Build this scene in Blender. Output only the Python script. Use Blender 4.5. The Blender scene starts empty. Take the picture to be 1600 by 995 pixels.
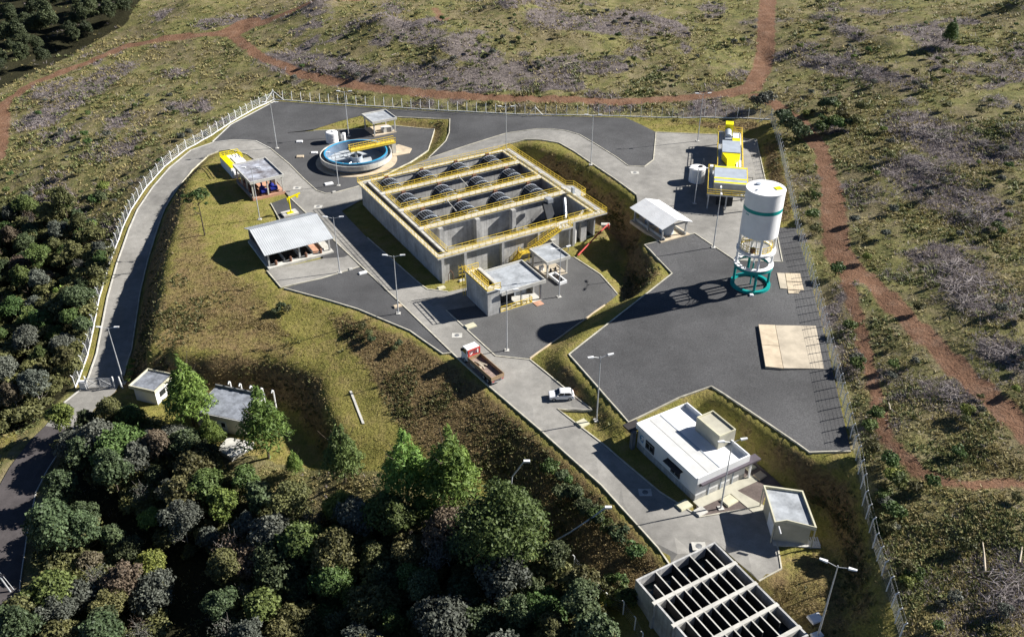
import bpy, math, random
import numpy as np
from mathutils import Vector, Matrix
from mathutils.geometry import delaunay_2d_cdt
R = math.radians
S = bpy.context.scene
COL = S.collection

# ------------------------------------------------------------------ camera, sky, sun, exposure
FPX, PITCH, CAMH = 1400.0, R(33), 88.0          # lens in photo pixels (1600 wide), tilt down, height above the yard
cd = bpy.data.cameras.new('camera'); cam = bpy.data.objects.new('camera', cd); COL.objects.link(cam)
cam.location = (0, 0, CAMH); cam.rotation_euler = (math.pi / 2 - PITCH, 0, 0)
cd.sensor_width = 36; cd.lens = 36 * FPX / 1600; cd.clip_start = 1; cd.clip_end = 9000
S.camera = cam
SUN_AZ, SUN_EL = R(15), R(32.5)                 # direction towards the sun, from +X towards +Y
W = bpy.data.worlds.new('World'); S.world = W; W.use_nodes = True
nt = W.node_tree; bg = nt.nodes['Background']
sk = nt.nodes.new('ShaderNodeTexSky'); sk.sky_type = 'NISHITA'; sk.sun_disc = False
sk.sun_elevation = SUN_EL; sk.sun_rotation = math.pi / 2 - SUN_AZ; sk.air_density = 0.45; sk.dust_density = 0.0; sk.ozone_density = 2.5
nt.links.new(sk.outputs[0], bg.inputs[0]); bg.inputs[1].default_value = 0.05
sd = bpy.data.lights.new('sun', 'SUN'); sun = bpy.data.objects.new('sun', sd); COL.objects.link(sun)
sd.energy = 5.0; sd.angle = R(0.5); sd.color = (1.0, 0.965, 0.91)
sv = Vector((math.cos(SUN_EL) * math.cos(SUN_AZ), math.cos(SUN_EL) * math.sin(SUN_AZ), math.sin(SUN_EL)))
sun.rotation_euler = sv.to_track_quat('Z', 'Y').to_euler(); sun.location = sv * 300
S.view_settings.view_transform = 'Standard'; S.view_settings.look = 'None'
S.view_settings.exposure = 1.1; S.view_settings.gamma = 1
S.view_settings.use_curve_mapping = False
S.cycles.max_bounces = 5; S.cycles.transparent_max_bounces = 6

# ------------------------------------------------------------------ surveying helpers
cP, sP = math.cos(PITCH), math.sin(PITCH)
def P(u, v, z=0.0):
    """ground plan position of a photo point that lies at height z"""
    a = (u - 800) / FPX; b = -(v - 497.5) / FPX
    t = (z - CAMH) / (-sP + b * cP)
    return (a * t, (cP + b * sP) * t, z)
def rot2(x, y, a): return (x * math.cos(a) - y * math.sin(a), x * math.sin(a) + y * math.cos(a))
rng = np.random.default_rng(7); random.seed(7)
A30 = R(30.3)

# ------------------------------------------------------------------ materials
def mat(name, col, rough=0.8, var=0.12, scale=3.0, col2=None, bump=0.0, bscale=20.0, metal=0.0, objrand=0.0, detail=6.0, spec=0.3, fine=0.0, fscale=30.0):
    m = bpy.data.materials.new(name); m.use_nodes = True
    n = m.node_tree.nodes; l = m.node_tree.links; b = n['Principled BSDF']
    b.inputs['Roughness'].default_value = rough; b.inputs['Metallic'].default_value = metal
    b.inputs['Specular IOR Level'].default_value = spec
    tc = n.new('ShaderNodeTexCoord')
    nz = n.new('ShaderNodeTexNoise'); nz.inputs['Scale'].default_value = scale; nz.inputs['Detail'].default_value = detail; nz.inputs['Roughness'].default_value = 0.62
    l.new(tc.outputs['Object'], nz.inputs['Vector'])
    rp = n.new('ShaderNodeValToRGB')
    c2 = col2 or tuple(c * (1 - 2.2 * var) for c in col)
    c1 = tuple(min(1, c * (1 + var)) for c in col)
    rp.color_ramp.elements[0].position = 0.32; rp.color_ramp.elements[0].color = (*c2, 1)
    rp.color_ramp.elements[1].position = 0.62; rp.color_ramp.elements[1].color = (*c1, 1)
    l.new(nz.outputs['Fac'], rp.inputs['Fac']); out = rp.outputs['Color']
    if fine > 0:
        n2 = n.new('ShaderNodeTexNoise'); n2.inputs['Scale'].default_value = fscale; n2.inputs['Detail'].default_value = 3
        l.new(tc.outputs['Object'], n2.inputs['Vector'])
        mr = n.new('ShaderNodeMapRange'); mr.inputs[1].default_value = 0.3; mr.inputs[2].default_value = 0.7
        mr.inputs[3].default_value = 1 - fine; mr.inputs[4].default_value = 1 + fine; l.new(n2.outputs['Fac'], mr.inputs[0])
        mx = n.new('ShaderNodeMix'); mx.data_type = 'RGBA'; mx.blend_type = 'MULTIPLY'; mx.inputs[0].default_value = 1
        l.new(out, mx.inputs[6]); l.new(mr.outputs[0], mx.inputs[7]); out = mx.outputs[2]
    if objrand > 0:
        oi = n.new('ShaderNodeObjectInfo'); hs = n.new('ShaderNodeHueSaturation')
        m1 = n.new('ShaderNodeMapRange'); m1.inputs[3].default_value = 1 - objrand; m1.inputs[4].default_value = 1 + objrand
        l.new(oi.outputs['Random'], m1.inputs[0]); l.new(m1.outputs[0], hs.inputs['Value'])
        mh = n.new('ShaderNodeMath'); mh.operation = 'MULTIPLY'; mh.inputs[1].default_value = 7.13; l.new(oi.outputs['Random'], mh.inputs[0])
        mf = n.new('ShaderNodeMath'); mf.operation = 'FRACT'; l.new(mh.outputs[0], mf.inputs[0])
        m2 = n.new('ShaderNodeMapRange'); m2.inputs[3].default_value = 0.5 - objrand * 0.07; m2.inputs[4].default_value = 0.5 + objrand * 0.07
        l.new(mf.outputs[0], m2.inputs[0]); l.new(m2.outputs[0], hs.inputs['Hue'])
        l.new(out, hs.inputs['Color']); out = hs.outputs[0]
    l.new(out, b.inputs['Base Color'])
    if bump > 0:
        nb = n.new('ShaderNodeTexNoise'); nb.inputs['Scale'].default_value = bscale; nb.inputs['Detail'].default_value = 4
        l.new(tc.outputs['Object'], nb.inputs['Vector'])
        bp = n.new('ShaderNodeBump'); bp.inputs['Strength'].default_value = bump; bp.inputs['Distance'].default_value = 0.05
        l.new(nb.outputs['Fac'], bp.inputs['Height']); l.new(bp.outputs[0], b.inputs['Normal'])
    return m

def leafmat(name, c1, c2, objrand=0.2, trans=.2):
    m = bpy.data.materials.new(name); m.use_nodes = True
    n = m.node_tree.nodes; l = m.node_tree.links; b = n['Principled BSDF']
    b.inputs['Roughness'].default_value = 0.6; b.inputs['Specular IOR Level'].default_value = 0.25
    at = n.new('ShaderNodeAttribute'); at.attribute_name = 'tone'
    rp = n.new('ShaderNodeValToRGB'); rp.color_ramp.elements[0].color = (*c2, 1); rp.color_ramp.elements[1].color = (*c1, 1)
    l.new(at.outputs['Fac'], rp.inputs['Fac'])
    oi = n.new('ShaderNodeObjectInfo'); hs = n.new('ShaderNodeHueSaturation')
    m1 = n.new('ShaderNodeMapRange'); m1.inputs[3].default_value = 1 - objrand * 1.3; m1.inputs[4].default_value = 1 + objrand * 1.3
    l.new(oi.outputs['Random'], m1.inputs[0]); l.new(m1.outputs[0], hs.inputs['Value'])
    mh = n.new('ShaderNodeMath'); mh.operation = 'MULTIPLY'; mh.inputs[1].default_value = 7.13; l.new(oi.outputs['Random'], mh.inputs[0])
    mf = n.new('ShaderNodeMath'); mf.operation = 'FRACT'; l.new(mh.outputs[0], mf.inputs[0])
    m2 = n.new('ShaderNodeMapRange'); m2.inputs[3].default_value = 0.5 - objrand * 0.16; m2.inputs[4].default_value = 0.5 + objrand * 0.1
    l.new(mf.outputs[0], m2.inputs[0]); l.new(m2.outputs[0], hs.inputs['Hue'])
    l.new(rp.outputs[0], hs.inputs['Color']); l.new(hs.outputs[0], b.inputs['Base Color'])
    tr = n.new('ShaderNodeBsdfTranslucent'); l.new(hs.outputs[0], tr.inputs['Color'])
    ms = n.new('ShaderNodeMixShader'); ms.inputs[0].default_value = trans
    l.new(b.outputs[0], ms.inputs[1]); l.new(tr.outputs[0], ms.inputs[2]); l.new(ms.outputs[0], n['Material Output'].inputs[0])
    return m

M = {}
M['conc'] = mat('concrete', (.43, .425, .41), .9, .14, .35, bump=.15, bscale=8, fine=.1, fscale=2.2)
def streaks(m, sc=(2.2, 2.2, .12), lo=.72, hi=1.12):
    n = m.node_tree.nodes; l = m.node_tree.links; b = n['Principled BSDF']; src = b.inputs['Base Color'].links[0].from_socket
    tc = n.new('ShaderNodeTexCoord'); mp = n.new('ShaderNodeMapping'); mp.inputs['Scale'].default_value = sc; l.new(tc.outputs['Object'], mp.inputs['Vector'])
    nz = n.new('ShaderNodeTexNoise'); nz.inputs['Scale'].default_value = 1; nz.inputs['Detail'].default_value = 5; nz.inputs['Roughness'].default_value = .7; l.new(mp.outputs[0], nz.inputs['Vector'])
    mr = n.new('ShaderNodeMapRange'); mr.inputs[1].default_value = .3; mr.inputs[2].default_value = .65; mr.inputs[3].default_value = lo; mr.inputs[4].default_value = hi; l.new(nz.outputs['Fac'], mr.inputs[0])
    mx = n.new('ShaderNodeMix'); mx.data_type = 'RGBA'; mx.blend_type = 'MULTIPLY'; mx.inputs[0].default_value = 1; l.new(src, mx.inputs[6]); l.new(mr.outputs[0], mx.inputs[7]); l.new(mx.outputs[2], b.inputs['Base Color'])
streaks(M['conc'])
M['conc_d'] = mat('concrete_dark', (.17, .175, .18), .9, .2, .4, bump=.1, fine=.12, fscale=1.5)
M['conc_l'] = mat('concrete_light', (.5, .485, .44), .9, .1, .6, fine=.06, fscale=4)
M['conc_warm'] = mat('concrete_warm', (.52, .43, .31), .9, .1, .5, fine=.06)
M['kerb'] = mat('kerb_concrete', (.5, .47, .38), .9, .14, .8)
M['slabpad'] = mat('slab_concrete', (.45, .39, .30), .9, .12, .3, fine=.06)
M['rooftop'] = mat('roof_membrane', (.34, .36, .38), .85, .16, .5, fine=.1, fscale=3)
M['roof_dark'] = mat('dark_roof_membrane', (.2, .215, .245), .85, .2, .6, fine=.15, fscale=3)
M['roof_in'] = mat('clarifier_floor', (.42, .45, .47), .8, .15, .3)
M['rooftop_dirty'] = mat('stained_roof', (.38, .4, .45), .8, .1, .35, col2=(.10, .085, .085), fine=.15, fscale=2.5)
M['white'] = mat('white_paint', (.78, .78, .77), .6, .04, .5)
M['whitewall'] = mat('white_wall', (.74, .74, .73), .8, .04, .4)
M['roofgrey'] = mat('light_roof', (.6, .6, .58), .7, .05, .4)
M['zinc'] = mat('zinc_roof', (.55, .57, .58), .5, .06, .3, metal=.1)
M['yellow'] = mat('yellow_paint', (.72, .52, .06), .6, .08, 1)
M['yellow_b'] = mat('bright_yellow', (.85, .72, .0), .5, .04, 1)
M['blue'] = mat('blue_rim', (.04, .30, .52), .5, .08, 1)
M['tankwall'] = mat('tank_wall', (.12, .17, .24), .7, .15, .5)
M['blue_p'] = mat('blue_pump', (.01, .02, .22), .4, .08, 1)
M['teal'] = mat('teal_paint', (.0, .26, .24), .5, .06, 1)
M['red'] = mat('red_paint', (.5, .06, .05), .5, .1, 1)
M['navy'] = mat('dark_blue_wall', (.03, .05, .1), .6, .2, .6)
M['black'] = mat('black_plastic', (.022, .026, .032), .55, .25, 1.2)
M['drum'] = mat('drum_plastic', (.035, .038, .043), .55, .2, 1.5)
M['ribgrey'] = mat('rib_plastic', (.13, .14, .155), .5, .15, 1.5)
M['tyre'] = mat('rubber', (.02, .02, .02), .9, .1, 3)
M['steel'] = mat('galvanised_steel', (.42, .44, .46), .45, .08, 2, metal=.4)
M['machine'] = mat('machine_grey', (.36, .40, .45), .5, .06, .6)
M['pole'] = mat('pole_steel', (.5, .51, .52), .5, .05, 1, metal=.2)
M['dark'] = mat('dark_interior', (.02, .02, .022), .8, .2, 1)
M['brown'] = mat('rust_brown', (.16, .08, .05), .8, .2, 2)
M['terra'] = mat('terracotta_floor', (.48, .27, .18), .9, .1, .8)
M['glass'] = mat('window_glass', (.02, .025, .03), .08, .1, 1, spec=.6)
M['frame'] = mat('dark_frame', (.04, .035, .035), .6, .1, 1)
M['beige'] = mat('beige_wall', (.42, .40, .32), .85, .08, .5)
M['beige_l'] = mat('beige_trim', (.55, .52, .38), .85, .08, .5)
M['mauve'] = mat('dark_fascia', (.10, .085, .10), .7, .1, 1)
M['wood'] = mat('timber', (.36, .25, .15), .9, .15, 3)
M['bed'] = mat('rusty_bed', (.27, .20, .17), .85, .18, 1.5)
M['carpaint'] = mat('car_paint', (.8, .8, .82), .25, .02, 1, spec=.5)
M['bark'] = mat('bark', (.09, .07, .05), .95, .2, 3)
M['bark_g'] = mat('grey_bark', (.22, .20, .18), .95, .2, 3)
M['deadwood'] = mat('dead_wood', (.27, .24, .23), .95, .25, .8, col2=(.12, .1, .1))
M['logpale'] = mat('pale_log', (.42, .36, .28), .95, .2, .8)
M['water'] = mat('tank_water', (.012, .022, .026), .08, .2, .4, spec=.5)
M['asphalt'] = mat('asphalt', (.075, .066, .066), .95, .12, .3, fine=.12, fscale=4)
M['gravel'] = mat('gravel', (.077, .077, .0785), .95, .13, .1, fine=.3, fscale=5, bump=.4, bscale=9)
M['gravel2'] = mat('yard_gravel', (.084, .0835, .0845), .95, .14, .08, fine=.3, fscale=5, bump=.4, bscale=9)
M['gravel3'] = mat('court_gravel', (.098, .097, .096), .95, .12, .1, fine=.3, fscale=5, bump=.4, bscale=9)
M['scree'] = mat('red_brown_gravel', (.12, .095, .085), .95, .15, .5, fine=.2, fscale=6)

def paver():
    m = mat('pavers', (.3, .286, .262), .9, .13, .09, fine=.08, fscale=.8)
    n = m.node_tree.nodes; l = m.node_tree.links; b = n['Principled BSDF']
    tc = n.new('ShaderNodeTexCoord'); mp = n.new('ShaderNodeMapping'); mp.inputs['Rotation'].default_value[2] = A30
    l.new(tc.outputs['Object'], mp.inputs['Vector'])
    br = n.new('ShaderNodeTexBrick'); br.inputs['Scale'].default_value = 3.2; br.inputs['Mortar Size'].default_value = .022
    br.inputs['Color1'].default_value = (1, 1, 1, 1); br.inputs['Color2'].default_value = (.86, .87, .86, 1); br.inputs['Mortar'].default_value = (.62, .62, .6, 1)
    l.new(mp.outputs[0], br.inputs['Vector'])
    src = b.inputs['Base Color'].links[0].from_socket
    mx = n.new('ShaderNodeMix'); mx.data_type = 'RGBA'; mx.blend_type = 'MULTIPLY'; mx.inputs[0].default_value = .8
    l.new(src, mx.inputs[6]); l.new(br.outputs['Color'], mx.inputs[7])
    ns = n.new('ShaderNodeTexNoise'); ns.inputs['Scale'].default_value = .5; ns.inputs['Detail'].default_value = 8; ns.inputs['Roughness'].default_value = .75
    l.new(tc.outputs['Object'], ns.inputs['Vector'])
    mr = n.new('ShaderNodeMapRange'); mr.inputs[1].default_value = .3; mr.inputs[2].default_value = .72; mr.inputs[3].default_value = .84; mr.inputs[4].default_value = 1.14
    l.new(ns.outputs['Fac'], mr.inputs[0])
    m2 = n.new('ShaderNodeMix'); m2.data_type = 'RGBA'; m2.blend_type = 'MULTIPLY'; m2.inputs[0].default_value = 1
    l.new(mx.outputs[2], m2.inputs[6]); l.new(mr.outputs[0], m2.inputs[7]); l.new(m2.outputs[2], b.inputs['Base Color'])
    return m
M['paver'] = paver()

# ------------------------------------------------------------------ mesh builder
class MB:
    def __init__(s): s.v = []; s.f = []
    def add(s, vs, fs):
        o = len(s.v); s.v += [tuple(p) for p in vs]; s.f += [tuple(i + o for i in f) for f in fs]; return s
    def box(s, x0, x1, y0, y1, z0, z1):
        return s.add([(x0, y0, z0), (x1, y0, z0), (x1, y1, z0), (x0, y1, z0), (x0, y0, z1), (x1, y0, z1), (x1, y1, z1), (x0, y1, z1)],
                     [(3, 2, 1, 0), (4, 5, 6, 7), (0, 1, 5, 4), (1, 2, 6, 5), (2, 3, 7, 6), (3, 0, 4, 7)])
    def prism(s, pts, z0, z1):
        if sum(pts[i - 1][0] * pts[i][1] - pts[i][0] * pts[i - 1][1] for i in range(len(pts))) < 0: pts = pts[::-1]
        n = len(pts)
        return s.add([(x, y, z0) for x, y in pts] + [(x, y, z1) for x, y in pts],
                     [tuple(range(n))[::-1], tuple(range(n, 2 * n))] + [(i, (i + 1) % n, n + (i + 1) % n, n + i) for i in range(n)])
    def hexa(s, b, t):                              # 4 bottom + 4 top corners, counter-clockwise
        return s.add(list(b) + list(t), [(3, 2, 1, 0), (4, 5, 6, 7), (0, 1, 5, 4), (1, 2, 6, 5), (2, 3, 7, 6), (3, 0, 4, 7)])
    def tube(s, p, q, r, n=6, r2=None):
        p = Vector(p); q = Vector(q); d = q - p
        if d.length < 1e-6: return s
        a = d.orthogonal().normalized(); b = d.normalized().cross(a); r2 = r if r2 is None else r2
        vs = [p + (a * math.cos(2 * math.pi * i / n) + b * math.sin(2 * math.pi * i / n)) * r for i in range(n)]
        vs += [q + (a * math.cos(2 * math.pi * i / n) + b * math.sin(2 * math.pi * i / n)) * r2 for i in range(n)]
        return s.add(vs, [(i, (i + 1) % n, n + (i + 1) % n, n + i) for i in range(n)] + [tuple(range(n))[::-1], tuple(range(n, 2 * n))])
    def path(s, pts, r, n=5, r2=None):
        k = len(pts) - 1; r2 = r if r2 is None else r2
        for i in range(k): s.tube(pts[i], pts[i + 1], r + (r2 - r) * i / k, n, r + (r2 - r) * (i + 1) / k)
        return s
    def lathe(s, prof, n=32, c=(0, 0), closed=False):
        m = len(prof); vs = []
        for r, z in prof:
            for i in range(n):
                a = 2 * math.pi * i / n; vs.append((c[0] + r * math.cos(a), c[1] + r * math.sin(a), z))
        fs = []
        for j in range(m if closed else m - 1):
            k = (j + 1) % m
            for i in range(n): fs.append((j * n + i, j * n + (i + 1) % n, k * n + (i + 1) % n, k * n + i))
        if not closed:
            if prof[0][0] > 1e-4: fs.append(tuple(range(n))[::-1])
            if prof[-1][0] > 1e-4: fs.append(tuple(range((m - 1) * n, m * n)))
        return s.add(vs, fs)
    def mesh(s, name, smooth=False):
        me = bpy.data.meshes.new(name); me.from_pydata(s.v, [], s.f); me.validate()
        if smooth: me.shade_smooth()
        return me
    def obj(s, name, m, parent=None, smooth=False):
        me = s.mesh(name, smooth); me.materials.append(M[m] if isinstance(m, str) else m)
        return link(name, me, parent)
def link(name, me, parent=None):
    o = bpy.data.objects.new(name, me); COL.objects.link(o); o.parent = parent; return o
def tag(o, label=None, cat=None, group=None, kind=None):
    if label: o['label'] = label
    if cat: o['category'] = cat
    if group: o['group'] = group
    if kind: o['kind'] = kind
    return o
def thing(name, loc, rz, label, cat, group=None):
    o = bpy.data.objects.new(name, None); COL.objects.link(o); o.location = loc; o.rotation_euler[2] = rz
    o.empty_display_size = .5
    return tag(o, label, cat, group)
def copy_tree(o, parent=None):
    c = o.copy(); COL.objects.link(c); c.parent = parent
    for ch in list(o.children): copy_tree(ch, c)
    return c
def bx(name, m, parent, *a): return MB().box(*a).obj(name, m, parent)
def railing(mb, pts, h=1.1, step=1.5, r=.04, mid=True):
    for i in range(len(pts) - 1):
        p = Vector(pts[i]); q = Vector(pts[i + 1]); n = max(1, round((q - p).length / step))
        for k in range(n + (1 if i == len(pts) - 2 else 0)):
            a = p.lerp(q, k / n); mb.tube(a, a + Vector((0, 0, h)), r, 4)
        up = Vector((0, 0, 1))
        mb.tube(p + up * h, q + up * h, r * 1.2, 4)
        if mid: mb.tube(p + up * h * .52, q + up * h * .52, r, 4); mb.tube(p + up * .1, q + up * .1, r * 1.5, 4)
    return mb

# ------------------------------------------------------------------ plan of the site: (u, v, height) survey points
ZP = 4.5                                          # level of the upper yard
B0 = (-13.97, 147.5)                              # near corner of the big tank
def TW(x, y): a = rot2(x, y, A30); return (B0[0] + a[0], B0[1] + a[1])
def xy(pts, z=0.0): return [P(p[0], p[1], p[2] if len(p) > 2 else z)[:2] for p in pts]

road_main = [(453, 309), (541, 394), (624, 472), (706, 551), (764, 603), (844, 671), (897, 719), (940, 757.6), (992, 815), (1047, 876),
             (1118, 846), (1187, 903), (1221, 888), (1216, 859), (1206, 812), (1190.5, 791), (1093.4, 807.7), (1031.5, 769), (962.5, 711), (947.6, 698), (871, 639), (925.5, 643.8),
             (879, 605), (828, 562), (774, 556), (697, 485), (742, 478), (745, 446), (700, 456), (668, 452), (659, 446), (573, 371), (534, 330),
             (562, 314), (561.6, 291), (524.5, 301), (509, 302.7), (495, 298), (475, 280), (452.5, 257), (423, 232.5), (407.5, 224.6), (385, 241), (415, 262)]
gravel_left = [(444, 450), (562, 419), (541, 394), (624, 472), (706, 551), (692, 552.5), (640.7, 516.7), (596, 498), (559, 482.5), (507.5, 467)]
gravel_left = [(444, 450), (500, 436), (562, 417), (624, 472), (706, 551), (692, 552.5), (640.7, 516.7), (596, 498), (559, 482.5), (507.5, 467)]
paver_shed = [(417, 423), (439, 449), (500, 436), (562, 417), (545, 398), (538, 402), (505, 404)]
gravel_shed = [(505, 404), (538, 402), (545, 398), (500, 354), (488, 362)]
gravel_crane = [(423, 318), (450, 308), (482, 334), (438, 345)]
gravel_clar = [(423, 232.5), (452.5, 257), (475, 280), (495, 298), (509, 302.7), (524.5, 301), (561.6, 291), (600, 275), (640, 255), (669, 236), (679, 203.4), (615.5, 197), (567, 201.6), (490, 205), (450, 208), (415, 226)]
gravel_mid = [(697, 485), (774, 556), (828, 560), (880, 524), (945, 477), (958, 466), (965, 459), (938.5, 429), (897, 402), (848, 393), (800, 420), (745, 446), (742, 478)]
gravel_admin = [(1093.4, 807.7), (1190.5, 791), (1200, 760), (1228, 764), (1177, 722), (1085, 782)]
plateau_gravel = [(889, 553.7), (1050, 428), (1007, 382), (1085.4, 365), (1148, 407), (1222.6, 409.5), (1212, 356), (1243, 356), (1262, 420), (1292, 540), (1329.7, 705), (1265, 705.3), (1188, 653), (1111.7, 602), (1061, 619.7), (982, 659)]
plateau_paver = [(960, 279), (994, 304), (1000, 340), (1046, 372), (1085.4, 365), (1148, 407), (1222.6, 409.5), (1212, 356), (1196, 283), (1182, 220), (1119, 211), (1026, 207), (1021, 250), (1007, 260.6), (981.5, 259.6), (963.8, 246.3)]
ring_out = [(561.6, 291, 0), (600, 277, .4), (640, 260, 1.1), (668, 248.3, 1.5), (720, 231, 2.3), (790, 209, 3.4), (840, 201.7, 4), (862, 202, 4.2), (884, 204.7, 4.3), (906, 211, 4.4), (928, 224, 4.5), (963.8, 246.3, 4.5)]
ring_in = [(562, 314, 0), (612, 296, .4), (655, 278, 1.1), (690, 264, 1.7), (740, 247, 2.6), (795, 223.5, 3.6), (821, 217.8, 4), (847, 218.8, 4.2), (873.5, 223.5, 4.3), (896, 236, 4.4), (915, 249, 4.5), (960, 279, 4.5)]
fence_back = [(428, 156, 1.2), (500, 161.5, 1.3), (600, 168, 1.6), (700, 174, 2.2), (820, 180, 3.2), (985, 182, 4.5), (1100, 184, 5.6), (1204, 187, 7)]
fence_right = [(1204, 187, 7), (1216, 225, 6.6), (1232, 300, 5.8), (1245, 356, 5.2), (1266, 430, 4.8), (1292, 535, 4.6), (1333, 700, 4.6), (1350, 780, 4.6), (1372, 870, 4.4), (1392, 950, 4.2), (1404, 1000, 4.1), (1420, 1070, 4)]
bank_top = [(490, 202, .2), (530, 190, .6), (567, 180.5, .9), (619.5, 182.5, 1.3), (703, 186.5, 1.8), (702, 206.6, 1.9), (696.7, 220, 1.8), (670, 246.5, 1.4)]
bank_foot = [(490, 205, 0), (567, 201.6, 0), (615, 197, 0), (679, 203.4, 0), (669, 236, 0), (640, 255, 0)]
left_out = [(423, 232.5, 0), (400, 220.6, .2), (365, 219, .3), (332, 223, .2), (298, 235, -.3), (265, 262, -1.5), (239, 292, -2.8), (215, 327, -4), (202, 357, -5), (183, 411, -6.4), (168, 464, -7.6), (160, 506, -8.5), (151, 552, -9.3), (138, 590, -10), (132, 604, -10.2), (100, 629, -10.5), (71, 665, -11), (45, 690, -11.3), (15, 730, -11.7), (-10, 775, -12.2), (-30, 850, -13), (-45, 930, -14), (-50, 1010, -15), (-52, 1070, -15.5)]
def offset_line(pts, d):
    out = []
    for i in range(len(pts)):
        a = pts[max(0, i - 1)]; b = pts[min(len(pts) - 1, i + 1)]
        dx, dy = b[0] - a[0], b[1] - a[1]; L = math.hypot(dx, dy)
        out.append((pts[i][0] - dy / L * d, pts[i][1] + dx / L * d, pts[i][2]))
    return out
LO = [P(*p) for p in left_out]
LI = offset_line(LO, 6.3)                          # inner edge of the left road (mound side)
LI[0] = P(415, 262, 0); LI[1] = P(385, 241, .1)
FL = offset_line(LO[2:15], -1.6)
FL = [P(428, 156, 1.2), P(395, 172, .9), P(360, 192, .6), P(330, 211, .3)] + FL[2:]
RO = [P(*p) for p in ring_out]; RI = [P(*p) for p in ring_in]
crest_left = [(322, 250, .4), (293, 280, .2), (286, 311, .1), (280, 344, 0), (267, 379, -.4), (258, 415, -.8), (247, 478, -1.6), (232, 549, -3)]
brow = [(234, 551, -2.9), (292, 555, -3.4), (364, 557, -3.8), (412, 554, -4.0), (460, 571, -4.3), (501, 585, -4.4), (505, 612, -4.8), (510, 653, -5.3), (534, 687, -5.8)]
brow_foot = [(225, 600, -10), (290, 606, -10), (370, 614, -10), (430, 624, -10.1), (458, 636, -10.2), (470, 662, -10.5), (492, 694, -10.8), (522, 722, -11)]
bench = [(445, 480, -1.2), (480, 515, -2.2), (520, 555, -3.2), (548, 600, -4), (580, 655, -4.8), (610, 695, -5.3)]
bench_up = [(520, 505, -1.4), (560, 560, -2.6), (590, 615, -3.5), (625, 660, -4.2), (660, 695, -4.8)]

# ------------------------------------------------------------------ terrain heights (a relaxed sheet through the survey points)
X0, X1, Y0, Y1 = -230, 230, 40, 420
NX, NY = X1 - X0 + 1, Y1 - Y0 + 1
GX, GY = np.meshgrid(np.arange(X0, X1 + 1, dtype=float), np.arange(Y0, Y1 + 1, dtype=float))
fix = np.zeros((NY, NX), bool); val = np.zeros((NY, NX)); pads = np.zeros((NY, NX), bool)
def inpoly(px, py, poly):
    r = np.zeros(px.shape, bool); n = len(poly)
    for i in range(n):
        x1, y1 = poly[i - 1][:2]; x2, y2 = poly[i][:2]
        if y1 == y2: continue
        c = ((y1 > py) != (y2 > py)) & (px < (x2 - x1) * (py - y1) / (y2 - y1) + x1); r ^= c
    return r
def dil(m, k=1):
    for _ in range(k):
        a = m.copy(); a[1:] |= m[:-1]; a[:-1] |= m[1:]; a[:, 1:] |= m[:, :-1]; a[:, :-1] |= m[:, 1:]; m = a
    return m
def blur(a, k):
    for _ in range(k):
        p = np.pad(a, 1, mode='edge')
        a = (p[:-2, 1:-1] + p[2:, 1:-1] + p[1:-1, :-2] + p[1:-1, 2:] + 2 * p[1:-1, 1:-1]) / 6
    return a
def setline(pts, w=0):
    for i in range(len(pts) - 1):
        a, b = pts[i], pts[i + 1]; n = max(2, int(math.hypot(b[0] - a[0], b[1] - a[1]) * 2))
        for k in range(n + 1):
            t = k / n; x = a[0] + (b[0] - a[0]) * t; y = a[1] + (b[1] - a[1]) * t; z = a[2] + (b[2] - a[2]) * t
            j, i2 = round(y - Y0), round(x - X0)
            if w <= j < NY - w and w <= i2 < NX - w:
                fix[j - w:j + w + 1, i2 - w:i2 + w + 1] = True; val[j - w:j + w + 1, i2 - w:i2 + w + 1] = z
# natural ground, sparse spot heights
for u, v, z in [(0, 0, -2), (200, 0, 6), (300, 0, 9), (500, 0, 14), (600, 25, 15), (700, 60, 13), (800, 0, 17), (900, 50, 12), (1000, 100, 8), (1190, 100, 8.5), (1190, 0, 14), (800, 140, 5), (450, 80, 6), (370, 50, 5), (300, 130, 1),
                (200, 200, -2), (100, 250, -5), (0, 240, -8), (0, 150, -6), (200, 60, 1), (100, 80, -3), (150, 400, -9), (60, 420, -14), (0, 500, -17), (100, 550, -12.5), (0, 620, -14), (-100, 400, -18), (-120, 650, -15),
                (1300, 185, 9), (1450, 200, 13), (1600, 200, 17), (1600, 0, 25), (1400, 60, 18), (1350, 450, 6.5), (1500, 450, 10), (1600, 500, 12), (1450, 700, 7), (1600, 800, 9), (1480, 980, 6), (1600, 1000, 8), (1750, 600, 14), (1800, 200, 20),
                (620, 735, -6.8), (760, 780, -6.5), (850, 860, -5.5), (930, 950, -4.2), (980, 1010, -3.8), (940, 1080, -5), (300, 800, -14), (600, 880, -10.5), (450, 770, -10.8), (100, 850, -15), (200, 980, -17), (500, 1000, -15), (800, 1000, -8.5), (120, 720, -13),
                (1250, 1010, -.3), (1200, 1060, -.6), (1300, 1060, 0), (1020, 985, -3.6), (1000, 935, -2.6)]:
    p = P(u, v, z); setline([p, (p[0] + .1, p[1], z)], 2)
for pts in (fence_back, fence_right, bank_top, bank_foot, crest_left, brow, brow_foot, bench, bench_up): setline([P(*p) for p in pts], 0)
setline(FL, 0)
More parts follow.
